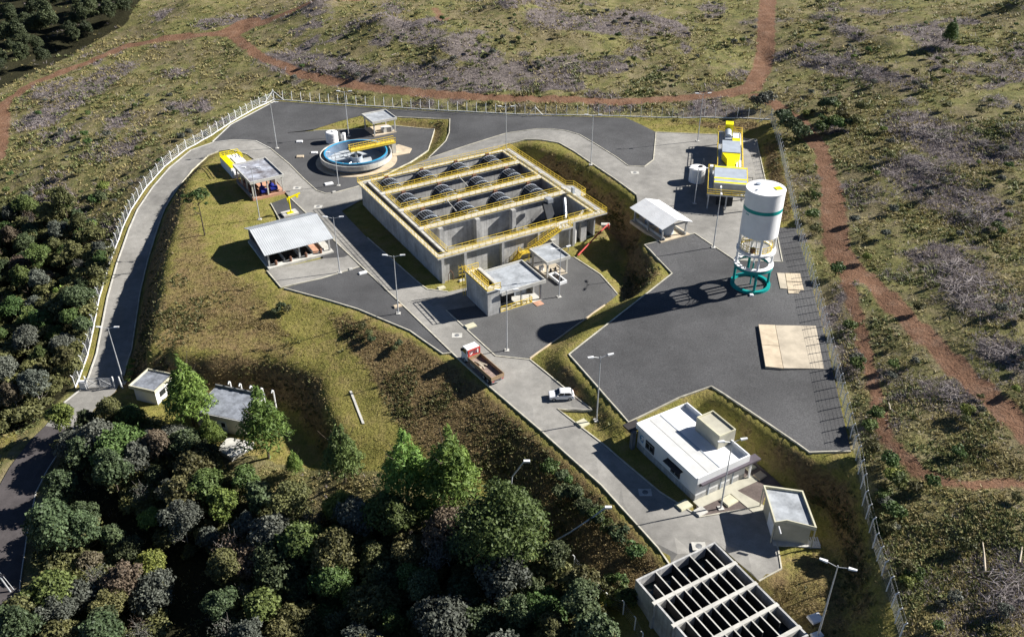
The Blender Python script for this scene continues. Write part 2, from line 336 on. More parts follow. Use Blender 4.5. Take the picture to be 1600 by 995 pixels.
# foot of the slope below the upper yard, by the offices
setline([P(*p) for p in [(1000, 672, .2), (1045, 655, 0), (1090, 640, 0)]]); crestA = [P(*p) for p in [(1085, 630, 3.3), (1114, 616, 4.0), (1179, 666, 4.1), (1249, 707, 4.2), (1275, 722, 4.3), (1319, 733, 4.4), (1344, 780, 4.4), (1361, 863, 4.2), (1363, 968, 4.0), (1365, 1070, 3.9)]]
nA = [(-.5, -.85), (-.8, -.55), (-.84, -.54), (-.84, -.54), (-.86, -.5), (-.93, -.35), (-.98, -.2), (-1, -.1), (-1, 0), (-1, 0)]
crestA = [(p[0] - 1.0 * n_[0], p[1] - 1.0 * n_[1], p[2]) for p, n_ in zip(crestA, nA)]; setline(crestA); setline([(p[0] + 3.0 * n_[0], p[1] + 3.0 * n_[1], -.1) for p, n_ in zip(crestA, nA)], 0); setline([(p[0] + 4.6 * n_[0], p[1] + 4.6 * n_[1], 0) for p, n_ in zip(crestA[1:], nA[1:])], 0)
setline([P(*p) for p in [(895, 619, .2), (935, 650, .2), (968, 690, .2)]])
# hollow beside the big tank
crestB = [P(*p) for p in [(815, 227, 3.7), (840, 235, 4.0), (884, 248, 4.3), (928, 274, 4.4), (973, 305, 4.5), (994, 320, 4.5), (1000, 350, 4.5), (1000, 386, 4.4), (1014, 409, 4.2), (1010, 428, 3.9), (990, 447, 2.6)]]
nB = [(-.7, -.7), (-.8, -.6), (-.86, -.5), (-.86, -.5), (-.86, -.5), (-.95, -.3), (-1, -.1), (-.97, -.2), (-.97, -.2), (-.8, -.5), (-.7, -.6)]
crestB = [(p[0] - 1.1 * n_[0], p[1] - 1.1 * n_[1], p[2]) for p, n_ in zip(crestB, nB)]; setline(crestB); setline([(p[0] + 3.2 * n_[0], p[1] + 3.2 * n_[1], -1.3) for p, n_ in zip(crestB, nB)], 0)
setline([(*TW(40, 37), -.8), (*TW(40, 25), -1.5), (*TW(40, 12), -1.5), (*TW(40.5, 4), -.6), (*TW(38, -3), 0)], 1)
setline([(*TW(33, -1), 0), (*TW(38, -3), 0)], 1)
def pad(poly, z):
    m = dil(inpoly(GX, GY, xy(poly, z)), 1)
    fix[m] = True; val[m] = z; pads[m] = True
for pl in (road_main, gravel_left, paver_shed, gravel_shed, gravel_crane, gravel_clar, gravel_mid, gravel_admin): pad(pl, 0)
pad([(371, 360), (417, 423), (505, 404), (545, 396), (453, 309), (430, 345)], 0)
pad([(362, 285), (398, 322), (450, 310), (416, 263), (365, 258)], 0)
pad(plateau_paver, ZP)
plat_z = [2.2, 3.8, 4.4, 4.5, 4.5, 4.5, 4.5, 4.6, 4.5, 4.5, 4.4, 4.3, 4.2, 4.0, 3.2, 1.9]
PG = [P(*p, z) for p, z in zip(plateau_gravel, plat_z)]
pads |= dil(inpoly(GX, GY, [p[:2] for p in PG]), 1); setline(PG + PG[:1], 1)
p = P(1172, 443, ZP); setline([p, (p[0] + 2, p[1], ZP)], 3)
for poly in ([TW(0, -1), TW(36, -1), TW(36, 38), TW(0, 38)],):
    m = inpoly(GX, GY, poly); fix[m] = True; val[m] = 0; pads[m] = True
m = inpoly(GX, GY, [(17, 100.5), (24.5, 88.5), (33.5, 93.8), (26, 105.5)]); m = dil(m, 1); fix[m] = True; val[m] = 0; pads[m] = True
def strip_pad(o, i):
    for k in range(9):
        setline([tuple(a[j] + (b[j] - a[j]) * k / 8 for j in range(3)) for a, b in zip(o, i)], 0)
    m = dil(inpoly(GX, GY, [p[:2] for p in o] + [p[:2] for p in i][::-1]), 1); pads[m] = True
setline(offset_line(LO[3:], -1), 0); setline(offset_line(LI[3:], .7), 0)
strip_pad(LO, LI); strip_pad(RO, RI)
yard_back = [(332, 222, .2), (365, 218, .3), (400, 219, .2), (423, 231, 0), (450, 207, .1), (490, 202, .2), (530, 190, .6), (567, 180.5, .9), (619.5, 182.5, 1.3), (703, 186.5, 1.8), (702, 206.6, 1.9), (696.7, 220, 1.8), (670, 246.5, 1.4),
             (720, 230.5, 2.3), (790, 208.5, 3.4), (840, 201.3, 4), (862, 201.6, 4.2), (884, 204.3, 4.3), (906, 210.6, 4.4), (928, 223.6, 4.5), (963.8, 246, 4.5), (981.5, 259.3, 4.5), (1007, 260.3, 4.5), (1021, 249.7, 4.5), (1025, 207, 4.5), (978, 184, 4.5), (820, 181, 3.2), (700, 175, 2.2), (600, 169.5, 1.6), (500, 163, 1.3), (430, 158, 1.2), (360, 195, .6)]
pads |= inpoly(GX, GY, [P(*p)[:2] for p in yard_back])
guard_pad = [P(*p)[:2] for p in [(190, 612, -10), (290, 612, -10), (440, 650, -10.3), (430, 720, -11), (300, 690, -10.5), (190, 650, -10.3)]]
m = inpoly(GX, GY, guard_pad); fix[m] = True; val[m] = -10.2

o = P(993, 905, .9); m = inpoly(GX, GY, [(o[0] + rot2(x, y, R(29.5))[0], o[1] + rot2(x, y, R(29.5))[1]) for x, y in ((1.2, -1.3), (11.4, -1.3), (11.4, -16), (1.2, -16))]); fix[m] = True; val[m] = -4; pads[m] = True
H = None
for s in (8, 4, 2, 1):
    ny, nx = (NY + s - 1) // s, (NX + s - 1) // s
    cs = np.zeros((ny, nx)); cn = np.zeros((ny, nx)); jj, ii = np.nonzero(fix)
    np.add.at(cs, (jj // s, ii // s), val[jj, ii]); np.add.at(cn, (jj // s, ii // s), 1)
    fx = cn > 0; fv = np.where(fx, cs / np.maximum(cn, 1), 0)
    if H is None: h = np.full((ny, nx), -2.0)
    else: h = np.repeat(np.repeat(H, 2, 0), 2, 1); h = np.pad(h, ((0, max(0, ny - h.shape[0])), (0, max(0, nx - h.shape[1]))), mode='edge')[:ny, :nx]
    for _ in range({8: 1500, 4: 350, 2: 160, 1: 90}[s]):
        h[fx] = fv[fx]; p = np.pad(h, 1, mode='edge')
        h = .25 * (p[:-2, 1:-1] + p[2:, 1:-1] + p[1:-1, :-2] + p[1:-1, 2:])
    h[fx] = fv[fx]; H = h
def vnoise(x, y, seed=0):
    xi = np.floor(x).astype(np.int64); yi = np.floor(y).astype(np.int64); fx_ = x - xi; fy_ = y - yi
    def hs(a, b): q = (a * 374761393 + b * 668265263 + seed * 974634777) & 0x7fffffff; q = ((q ^ (q >> 13)) * 1274126177) & 0x7fffffff; return ((q ^ (q >> 16)) & 0xffff) / 65535.0
    fx_ = fx_ * fx_ * (3 - 2 * fx_); fy_ = fy_ * fy_ * (3 - 2 * fy_)
    return (hs(xi, yi) * (1 - fx_) + hs(xi + 1, yi) * fx_) * (1 - fy_) + (hs(xi, yi + 1) * (1 - fx_) + hs(xi + 1, yi + 1) * fx_) * fy_
def fbm(x, y, seed=0, o=4):
    t = 0; a = .5; 
    for k in range(o): t = t + a * vnoise(x * 2 ** k, y * 2 ** k, seed + k); a *= .5
    return t
H = np.where(dil(pads, 1), H, blur(H, 1)); H = blur(H, 2)
free = 1 - blur(dil(pads, 1).astype(float), 4); free = np.clip(free * 1.6 - .55, 0, 1)
inside = inpoly(GX, GY, [p[:2] for p in FL] + [P(132, 604, -10.2)[:2], P(330, 700, -11)[:2], P(520, 740, -10)[:2], P(740, 770, -7)[:2], P(900, 900, -5)[:2], P(980, 1080, -4)[:2]] + [P(*p)[:2] for p in fence_right[::-1]] + [P(*p)[:2] for p in fence_back[::-1]])
amp = np.where(inside, .35, 1.0); amp = blur(amp, 3)
H += free * amp * ((fbm(GX / 14, GY / 14, 3) - .47) * 1.6 + (fbm(GX / 3.5, GY / 3.5, 9, 3) - .44) * .7)
HS = H - .24 * np.clip((blur(pads.astype(float), 2) - .55) * 2.5, 0, 1)          # the bare ground lies a little below the paving laid on it
def hgt(x, y, A=None):
    A = H if A is None else A
    fx_ = np.clip(np.asarray(x, float) - X0, 0, NX - 1.001); fy_ = np.clip(np.asarray(y, float) - Y0, 0, NY - 1.001)
    i = fx_.astype(int); j = fy_.astype(int); a = fx_ - i; b = fy_ - j
    return A[j, i] * (1 - a) * (1 - b) + A[j, i + 1] * a * (1 - b) + A[j + 1, i] * (1 - a) * b + A[j + 1, i + 1] * a * b
def G(u, v):
    """where the sight line of a photo point meets the ground"""
    z0 = 40.0; prev = None
    for k in range(480):
        z = 30 - k * .12; x, y, _ = P(u, v, z)
        if hgt(x, y) >= z: return (float(x), float(y), float(hgt(x, y)))
    return P(u, v, -20)

# ------------------------------------------------------------------ ground sheet and its material
def mask_poly(pts, soft=2): return blur(inpoly(GX, GY, [p[:2] for p in pts]).astype(float), soft)
def mask_line(pts, wid, soft=2):
    d = np.full(GX.shape, 1e9)
    for i in range(len(pts) - 1):
        a, b = pts[i], pts[i + 1]; dx, dy = b[0] - a[0], b[1] - a[1]; L2 = dx * dx + dy * dy + 1e-9
        t = np.clip(((GX - a[0]) * dx + (GY - a[1]) * dy) / L2, 0, 1)
        d = np.minimum(d, np.hypot(GX - a[0] - t * dx, GY - a[1] - t * dy))
    return blur((d < wid).astype(float), soft)
def GL(*pts): return [G(*p) for p in pts]
track = np.zeros(GX.shape)
tr = lambda w, *p: np.maximum(track, mask_line(GL(*p), w, 1))
track = tr(1.9, (355, 50), (400, 85), (470, 118), (560, 135), (660, 147), (800, 156), (950, 159), (1080, 153), (1150, 146), (1185, 132))
track = tr(2.7, (1200, -5), (1197, 40), (1196, 80), (1190, 110), (1175, 138), (1140, 146))
track = tr(5, (365, 50), (385, 38)); track = tr(2.4, (380, 45), (450, 20), (560, 0))
track = tr(2.2, (360, 52), (280, 58), (200, 72), (130, 102), (50, 132), (5, 162), (2, 210), (-5, 250))
track = tr(1.8, (1180, 150), (1205, 160), (1250, 190), (1285, 240), (1298, 290), (1305, 350), (1312, 400), (1370, 450), (1430, 512), (1500, 580), (1560, 632), (1610, 685))
track = tr(2.4, (1300, 300), (1304, 350), (1310, 400), (1320, 412)); track = tr(1.0, (1312, 408), (1330, 460), (1345, 520), (1365, 600), (1385, 690), (1440, 742), (1520, 762), (1610, 755))
track = np.maximum(track, .7 * mask_line(GL((680, 15), (690, 32), (700, 30)), 1.6, 1))
lawn = blur(inside.astype(float), 1)
lawn = np.maximum(lawn, mask_poly(GL((-60, 668), (28, 674), (22, 700), (-5, 735), (-60, 760)), 1))
dry = np.zeros(GX.shape)
def dr(w, *p): return np.maximum(dry, w * mask_poly(GL(*p), 2))
dry = dr(.62, (300, 300), (325, 400), (400, 450), (450, 520), (470, 560), (440, 560), (234, 556), (250, 480), (280, 360), (290, 300))
dry = dr(1, (230, 562), (292, 562), (364, 564), (412, 560), (460, 577), (501, 590), (508, 660), (530, 700), (518, 716), (485, 680), (462, 632), (370, 612), (225, 600))
dry = dr(1, (505, 486), (560, 500), (640, 532), (700, 566), (760, 616), (836, 682), (890, 730), (940, 780), (1035, 880), (985, 950), (900, 880), (780, 760), (660, 700), (615, 655), (570, 570), (530, 520))
dry = dr(.8, (840, 572), (890, 575), (940, 640), (955, 672), (925, 655), (880, 612))
dry = dr(.6, (1150, 900), (1230, 880), (1275, 850), (1330, 900), (1340, 1050), (1150, 1050))
dry = dr(.9, (1190, 222), (1214, 225), (1238, 345), (1214, 350), (1200, 280)); dry = dr(.7, (610, 186), (690, 190), (690, 215), (668, 240), (676, 208), (620, 196))
dry = dr(.8, (980, 308), (990, 318), (968, 302)); dry = dr(.9, (1040, 188), (1190, 192), (1180, 205), (1100, 200))
dry = dr(.7, (925, 350), (950, 362), (945, 378), (930, 372))
dry = np.maximum(dry, .95 * mask_poly(offset_line(LI[3:15], .6) + [(p[0] - .6, p[1]) for p in [P(*q) for q in crest_left[::-1]]], 1))
dry = np.maximum(dry, .95 * mask_poly([TW(40, 40), TW(48, 37), TW(49, 28), TW(48.5, 16), TW(48.5, 6), P(1000, 352, 4.3), P(1004, 385, 4.3), P(1030, 428, 4), P(990, 455, 2.5), P(968, 460, 0), TW(39, -8), TW(41, 2), TW(39.5, 20)], 1))
dry = np.maximum(dry, .9 * mask_poly([P(*q)[:2] for q in ((1085, 640, 0), (1110, 625, 3.2), (1180, 672, 3.4), (1250, 712, 3.6), (1318, 740, 3.8), (1342, 790, 3.8), (1358, 870, 3.6), (1366, 980, 3.4), (1340, 990, 0), (1312, 860, 0), (1290, 800, 0), (1180, 712, 0))], 1))
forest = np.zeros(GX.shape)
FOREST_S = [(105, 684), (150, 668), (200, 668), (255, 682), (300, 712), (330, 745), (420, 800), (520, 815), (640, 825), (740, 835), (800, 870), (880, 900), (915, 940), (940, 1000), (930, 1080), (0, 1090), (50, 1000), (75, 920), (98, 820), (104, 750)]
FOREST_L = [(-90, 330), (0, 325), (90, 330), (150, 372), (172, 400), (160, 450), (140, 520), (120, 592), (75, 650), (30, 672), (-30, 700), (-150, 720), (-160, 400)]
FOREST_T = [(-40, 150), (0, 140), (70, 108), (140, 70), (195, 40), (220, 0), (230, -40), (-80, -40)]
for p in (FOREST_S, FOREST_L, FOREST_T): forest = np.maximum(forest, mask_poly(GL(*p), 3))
heath = np.clip((fbm(GX / 13, GY / 13, 31) - .53) * 9, 0, 1)
for a_, b_, c_ in (((1275, 95), (1420, 130), 5), ((1300, 30), (1345, 60), 3), ((1420, 190), (1500, 240), 6), ((1480, 250), (1590, 240), 4), ((1420, 260), (1540, 340), 6), ((1490, 420), (1560, 480), 5), ((1560, 550), (1620, 570), 4), ((1480, 615), (1520, 625), 3), ((1570, 900), (1620, 960), 4), ((60, 190), (180, 110), 7), ((430, 90), (560, 120), 6), ((600, 120), (780, 130), 6), ((800, 110), (960, 105), 5), ((860, 30), (1020, 40), 9), ((620, 40), (760, 90), 6)): heath = np.maximum(heath, mask_line(GL(a_, b_), c_, 5))
heath[(GY < 140) & (GX < 15)] = 0
heath = heath * (.45 + 1.0 * fbm(GX / 5, GY / 5, 12)) * (1 - blur(inside.astype(float), 3))

xs = np.concatenate([-np.geomspace(3500, 232, 22), np.arange(-230, -150, 2.0), np.arange(-150, 150.5, 1.0), np.arange(152, 231, 2.0), np.geomspace(232, 3500, 22)])
ys = np.concatenate([np.array([-3000, -1500, -600, -250, -80, 0, 25]), np.arange(40, 300.5, 1.0), np.arange(302, 421, 2.0), np.geomspace(425, 5000, 26)])
VX, VY = np.meshgrid(xs, ys)
VZ = hgt(VX, VY, HS)
far = np.clip((np.maximum(np.abs(VX) - 230, VY - 420)) / 400, 0, 1); VZ = VZ + far * 30
nv = VX.size; ncol = len(xs)
idx = np.arange(nv).reshape(VX.shape)
quads = np.stack([idx[:-1, :-1], idx[:-1, 1:], idx[1:, 1:], idx[1:, :-1]], -1).reshape(-1, 4)
me = bpy.data.meshes.new('ground'); me.from_pydata(np.stack([VX.ravel(), VY.ravel(), VZ.ravel()], -1).tolist(), [], quads.tolist()); me.shade_smooth()
for nm, chans in (('zone_a', (track, lawn, dry)), ('zone_b', (forest, heath, np.zeros(GX.shape)))):
    at = me.color_attributes.new(nm, 'FLOAT_COLOR', 'POINT')
    arr = np.ones((nv, 4), np.float32)
    for k, c in enumerate(chans): arr[:, k] = hgt(VX, VY, c).ravel()
    at.data.foreach_set('color', arr.ravel())

def ground_mat():
    m = bpy.data.materials.new('wild_ground'); m.use_nodes = True
    n = m.node_tree.nodes; l = m.node_tree.links; b = n['Principled BSDF']; b.inputs['Roughness'].default_value = .95; b.inputs['Specular IOR Level'].default_value = .1
    tc = n.new('ShaderNodeTexCoord')
    def noise(sc, det=5, rough=.6):
        x = n.new('ShaderNodeTexNoise'); x.inputs['Scale'].default_value = sc; x.inputs['Detail'].default_value = det; x.inputs['Roughness'].default_value = rough
        l.new(tc.outputs['Object'], x.inputs['Vector']); return x.outputs['Fac']
    def ramp(f, *st):
        r = n.new('ShaderNodeValToRGB'); e = r.color_ramp.elements
        while len(e) < len(st): e.new(.5)
        for q, (p, c) in zip(e, st): q.position = p; q.color = (*c, 1)
        l.new(f, r.inputs['Fac']); return r.outputs['Color']
    def mix(f, a, c, mode='MIX'):
        x = n.new('ShaderNodeMix'); x.data_type = 'RGBA'; x.blend_type = mode
        if isinstance(f, float): x.inputs[0].default_value = f
        else: l.new(f, x.inputs[0])
        l.new(a, x.inputs[6]); l.new(c, x.inputs[7]); return x.outputs[2]
    def edge(f, nz, w=.5, lo=.4, hi=.6):
        a = n.new('ShaderNodeMath'); a.operation = 'MULTIPLY_ADD'; a.inputs[1].default_value = w; a.inputs[2].default_value = -w / 2; l.new(nz, a.inputs[0])
        s = n.new('ShaderNodeMath'); s.operation = 'ADD'; l.new(f, s.inputs[0]); l.new(a.outputs[0], s.inputs[1])
        r = n.new('ShaderNodeMapRange'); r.inputs[1].default_value = lo; r.inputs[2].default_value = hi; l.new(s.outputs[0], r.inputs[0]); return r.outputs[0]
    n1 = noise(.06, 8, .7); n2 = noise(.35, 6, .65); n3 = noise(1.6, 4, .7); n4 = noise(4.5, 3, .7)
    wild = mix(edge(n1, n2, .6, .42, .6), ramp(n2, (.3, (.085, .09, .036)), (.5, (.165, .158, .058)), (.68, (.245, .218, .088))), ramp(n2, (.3, (.1, .082, .05)), (.52, (.175, .146, .078)), (.7, (.235, .2, .12))))
    lawn_c = ramp(n2, (.28, (.135, .14, .035)), (.5, (.22, .195, .055)), (.7, (.26, .215, .08)))
    lawn_c = mix(edge(n1, n2, .8, .5, .75), lawn_c, ramp(n3, (.3, (.20, .15, .06)), (.7, (.29, .22, .1))))
    dry_c = ramp(n3, (.28, (.085, .055, .03)), (.5, (.185, .13, .065)), (.7, (.25, .19, .085)))
    trk = ramp(n2, (.25, (.14, .078, .047)), (.5, (.195, .108, .066)), (.75, (.245, .158, .108)))
    flo = ramp(n3, (.3, (.018, .018, .009)), (.7, (.045, .042, .02)))  # forest floor, coloured near-black to stand for the shade inside the wood
    hea = ramp(n3, (.3, (.08, .067, .06)), (.5, (.15, .127, .115)), (.72, (.23, .198, .18)))
    za = n.new('ShaderNodeAttribute'); za.attribute_name = 'zone_a'; sa = n.new('ShaderNodeSeparateColor'); l.new(za.outputs['Color'], sa.inputs[0])
    zb = n.new('ShaderNodeAttribute'); zb.attribute_name = 'zone_b'; sb = n.new('ShaderNodeSeparateColor'); l.new(zb.outputs['Color'], sb.inputs[0])
    c = mix(edge(sb.outputs[1], n2, .9, .45, .8), wild, hea)
    c = mix(edge(sa.outputs[1], n2, .3), c, lawn_c)
    c = mix(edge(sa.outputs[2], n2, .9, .3, .75), c, dry_c)
    c = mix(edge(sa.outputs[0], n3, .7, .35, .7), c, trk)
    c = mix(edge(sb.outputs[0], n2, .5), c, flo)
    gr = n.new('ShaderNodeMapRange'); gr.inputs[1].default_value = .3; gr.inputs[2].default_value = .7; gr.inputs[3].default_value = .72; gr.inputs[4].default_value = 1.25; l.new(n4, gr.inputs[0])
    c = mix(1.0, c, gr.outputs[0], 'MULTIPLY'); l.new(c, b.inputs['Base Color'])
    bp = n.new('ShaderNodeBump'); bp.inputs['Strength'].default_value = .9; bp.inputs['Distance'].default_value = .3
    l.new(n3, bp.inputs['Height']); l.new(bp.outputs[0], b.inputs['Normal'])
    return m
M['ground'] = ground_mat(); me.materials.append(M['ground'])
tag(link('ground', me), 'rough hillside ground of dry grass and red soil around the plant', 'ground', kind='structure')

# ------------------------------------------------------------------ paved and gravelled surfaces draped on the ground
def drape(name, poly, m, lift, label, cat, step=3.0, parent=None, kind='structure'):
    pts = []
    for i in range(len(poly)):
        a, b = poly[i], poly[(i + 1) % len(poly)]; n = max(1, int(math.hypot(b[0] - a[0], b[1] - a[1]) / step))
        pts += [(a[0] + (b[0] - a[0]) * k / n, a[1] + (b[1] - a[1]) * k / n) for k in range(n)]
    nb = len(pts); ax = np.array(pts)
    gx, gy = np.meshgrid(np.arange(ax[:, 0].min() + 1, ax[:, 0].max(), step), np.arange(ax[:, 1].min() + 1, ax[:, 1].max(), step))
    ins = inpoly(gx, gy, pts); pts += list(zip(gx[ins].tolist(), gy[ins].tolist()))
    v, e, f, *_ = delaunay_2d_cdt([Vector(p) for p in pts], [], [list(range(nb))], 2, 1e-4)
    x = np.array([p.x for p in v]); y = np.array([p.y for p in v]); z = hgt(x, y) + lift
    me = bpy.data.meshes.new(name); me.from_pydata(np.stack([x, y, z], -1).tolist(), [], [tuple(q) for q in f]); me.materials.append(M[m])
    o = link(name, me, parent); return tag(o, label, cat, kind=kind)
def strip_poly(o, i): return [p[:2] for p in o] + [p[:2] for p in i][::-1]
drape('paved_road', xy(road_main), 'paver', .02, 'pale paved drive running down the middle of the plant past the truck', 'road')
drape('ring_road', strip_poly(RO, RI), 'paver', .024, 'pale paved drive curving behind the big concrete tank', 'road', 2)
drape('access_road', strip_poly(LO[:17], LI[:17]), 'paver', .028, 'pale paved ramp curving up from the gate along the left fence', 'road', 2)
drape('street', strip_poly(LO[16:], LI[16:]), 'asphalt', .03, 'asphalt street at the lower left corner', 'road', 2)
drape('shed_apron', xy(paver_shed), 'paver', .028, 'pale paved apron in front of the gabled pump shed', 'pavement')
drape('yard_pavement', xy(plateau_paver, ZP), 'paver', .02, 'pale paved yard around the yellow dewatering machine', 'pavement')
drape('gravel_yard', xy(gravel_left), 'gravel', .016, 'dark gravel wedge below the gabled pump shed', 'gravel')
drape('gravel_yard', xy(gravel_shed), 'gravel', .032, 'small gravel patch at the right end of the pump shed', 'gravel')
drape('gravel_yard', xy(gravel_crane), 'gravel', .016, 'small gravel patch under the yellow jib crane', 'gravel')
drape('gravel_yard', xy(gravel_clar), 'gravel', .016, 'dark gravel around the round clarifier', 'gravel')
drape('gravel_yard', xy(gravel_mid), 'gravel3', .016, 'dark gravel around the flat roofed filter house', 'gravel')
drape('gravel_yard', xy(gravel_admin), 'scree', .024, 'brownish gravel beside the white offices', 'gravel')
drape('gravel_yard', [p[:2] for p in PG], 'gravel2', .016, 'large dark gravel yard around the water tower', 'gravel')
drape('gravel_yard', [P(*p)[:2] for p in yard_back], 'gravel', .02, 'long dark gravel strip along the back fence', 'gravel', 2.5)

def kerb(name, pts, label, w=.2, h=.13, m='kerb', z=None):
    """a low concrete edging along a line of plan points"""
    mb = MB(); dense = []
    for i in range(len(pts) - 1):
        a, b = pts[i], pts[i + 1]; n = max(1, int(math.hypot(b[0] - a[0], b[1] - a[1]) / 2))
        dense += [(a[0] + (b[0] - a[0]) * k / n, a[1] + (b[1] - a[1]) * k / n) for k in range(n)]
    dense.append(tuple(pts[-1][:2])); L, Rr = [], []
    for i, p in enumerate(dense):
        a = dense[max(0, i - 1)]; b = dense[min(len(dense) - 1, i + 1)]; d = math.hypot(b[0] - a[0], b[1] - a[1]) or 1
        nx_, ny_ = -(b[1] - a[1]) / d * w / 2, (b[0] - a[0]) / d * w / 2
        zz = float(hgt(*p)); L.append((p[0] + nx_, p[1] + ny_, zz)); Rr.append((p[0] - nx_, p[1] - ny_, zz))
    vs = []; fs = []
    for a, b in zip(L, Rr): vs += [(a[0], a[1], a[2] - .4), (a[0], a[1], a[2] + h), (b[0], b[1], b[2] + h), (b[0], b[1], b[2] - .4)]
    for i in range(len(L) - 1):
        o = 4 * i; fs += [(o + 1, o, o + 4, o + 5), (o + 2, o + 1, o + 5, o + 6), (o + 3, o + 2, o + 6, o + 7)]
    fs += [(0, 1, 2, 3), tuple(len(vs) - 4 + k for k in (3, 2, 1, 0))]
    mb.add(vs, fs); return tag(mb.obj(name, m), label, 'kerb', kind='structure')
K = lambda pts, z, lab, **k: kerb('kerb', xy(pts, z), lab, **k)
K(road_main[:10], 0, 'concrete kerb on the forest side of the central drive')
K([(1047, 876), (1010, 893)], 0, 'short kerb above the open basin')
K([(574, 371.5), (659, 446), (668, 452), (700, 456)], 0, 'kerb between the central drive and the big tank')
K([(697, 485), (774, 556), (828, 562)], 0, 'kerb between the central drive and the filter house gravel')
K([(828, 562), (879, 605), (925.5, 643.8), (871, 639), (947.6, 698), (962.5, 711)], 0, 'kerb around the parking bay by the white car')
K([(962.5, 711), (1031.5, 769), (1093.4, 807.7), (1190.5, 791)], 0, 'kerb in front of the white offices')
K([(1206, 812), (1216, 859), (1221, 888), (1187, 903)], 0, 'kerb of the turning yard below the beige garage')
K([(828, 560), (880, 524), (945, 477)], 0, 'kerb between the filter house gravel and the grass slope', m='conc_warm')
K([(965, 459), (938.5, 429), (897, 402)], 0, 'kerb at the foot of the shaded slope')
K([(423, 232.5), (452.5, 257), (475, 280), (495, 298), (509, 302.7), (524.5, 301), (561.6, 291)], 0, 'curved kerb around the clarifier gravel')
K([(490, 205), (567, 201.6), (615.5, 197), (679, 203.4), (669, 236), (640, 255), (600, 275)], 0, 'kerb at the foot of the bank behind the clarifier')
kerb('kerb', [P(*p)[:2] for p in bank_top[3:]], 'kerb on top of the bank behind the clarifier')
kerb('kerb', [P(*p)[:2] for p in ring_out[3:] + [(981.5, 259.6, 4.5), (1007, 260.6, 4.5), (1021, 250, 4.5), (1025, 207, 4.5)]], 'outer kerb of the drive behind the big tank')
kerb('kerb', [P(*p)[:2] for p in ring_in[5:] + [(994, 304, 4.5)]], 'inner kerb of the drive above the hollow')
kerb('kerb', [p[:2] for p in LO[:16]], 'white kerb on the fence side of the access ramp', m='conc_l', w=.28)
kerb('kerb', [p[:2] for p in LI[1:14]], 'kerb on the mound side of the access ramp')
kerb('kerb', [p[:2] for p in LI[16:]], 'pale edge line of the asphalt street', w=.14, h=.08, m='conc_l')
kerb('kerb', [p[:2] for p in PG[:7]], 'kerb along the left side of the upper gravel yard')
kerb('kerb', [p[:2] for p in (PG[:1] + PG[:9:-1])], 'kerb along the lower side of the upper gravel yard')
K([(1212, 356), (1196, 283), (1182, 220)], ZP, 'kerb under the right hand bank'); K([(1026, 207), (1119, 211), (1182, 220)], ZP, 'kerb behind the dewatering machine')
K([(439, 449), (417, 423)], 0, 'kerb at the left side of the pump shed'); K([(444, 450), (507.5, 467), (559, 482.5), (596, 498), (640.7, 516.7), (692, 552.5), (706, 551)], 0, 'low kerb along the lower edge of the gravel wedge')
K([(439, 449), (500, 436), (562, 417)], 0, 'kerb between apron and gravel wedge'); K([(423, 318), (438, 345)], 0, 'kerb beside the gravel under the jib crane')
kerb('kerb', [P(*p)[:2] for p in [(430, 158, 1.2), (360, 195, .6), (332, 222, .2)]], 'white kerb under the back left fence', m='conc_l', w=.3)

# ------------------------------------------------------------------ big concrete tank with rotor drums
T = thing('treatment_tank', (B0[0], B0[1], 0), A30, 'big rectangular concrete tank with yellow railings and four long cells', 'tank')
TL, TD, TZ = 39.0, 40.2, 5.5
WY = [(12.0, 13.6), (21.5, 23.1), (31.0, 32.6)]
bx('outer_wall', 'conc', T, .7, 1.1, .8, 39.6, -1.5, 5.2)
bx('outer_wall', 'conc', T, 1.1, 31.4, .8, 1.2, -1.5, 5.2)
MB().prism([(31.4, .8), (31.8, .8), (38.2, 5.6), (38.2, 6.2)], -1.5, 5.2).obj('outer_wall', 'conc', T)
bx('outer_wall', 'conc', T, 37.8, 38.2, 6.2, 39.6, -1.5, 5.2)
bx('outer_wall', 'conc', T, 1.1, 37.8, 39.2, 39.6, -1.5, 5.2)
for a, b in WY: bx('dividing_wall', 'conc', T, 2.5, 36.6, (a + b) / 2 - .2, (a + b) / 2 + .2, -1, 5.2)
bx('channel_wall', 'conc', T, 2.4, 2.7, 1.2, 39.2, -1, 5.2); bx('channel_wall', 'conc', T, 36.6, 36.9, 1.2, 39.2, -1, 5.2)
for x in (.75, 5.6, 13.9, 22.2, 30.6): bx('buttress', 'conc', T, x, x + .55, .02, .8, -1.5, 5.19)
for x in (5.9, 14.3, 22.8): bx('buttress', 'conc', T, x, x + .9, 11.2, 12.58, -1, 5.19)
# cell floors and water
for a, b in ((13.0, 22.1), (22.5, 31.6), (32.0, 39.2)): bx('cell_water', 'water', T, 2.7, 36.6, a, b, 1.2, 1.9)
bx('cell_floor', 'conc_d', T, 1.1, 36.6, 1.2, 12.6, -.9, -.2); bx('cell_water', 'water', T, 28, 36.6, 1.2, 12.6, -.19, .35)
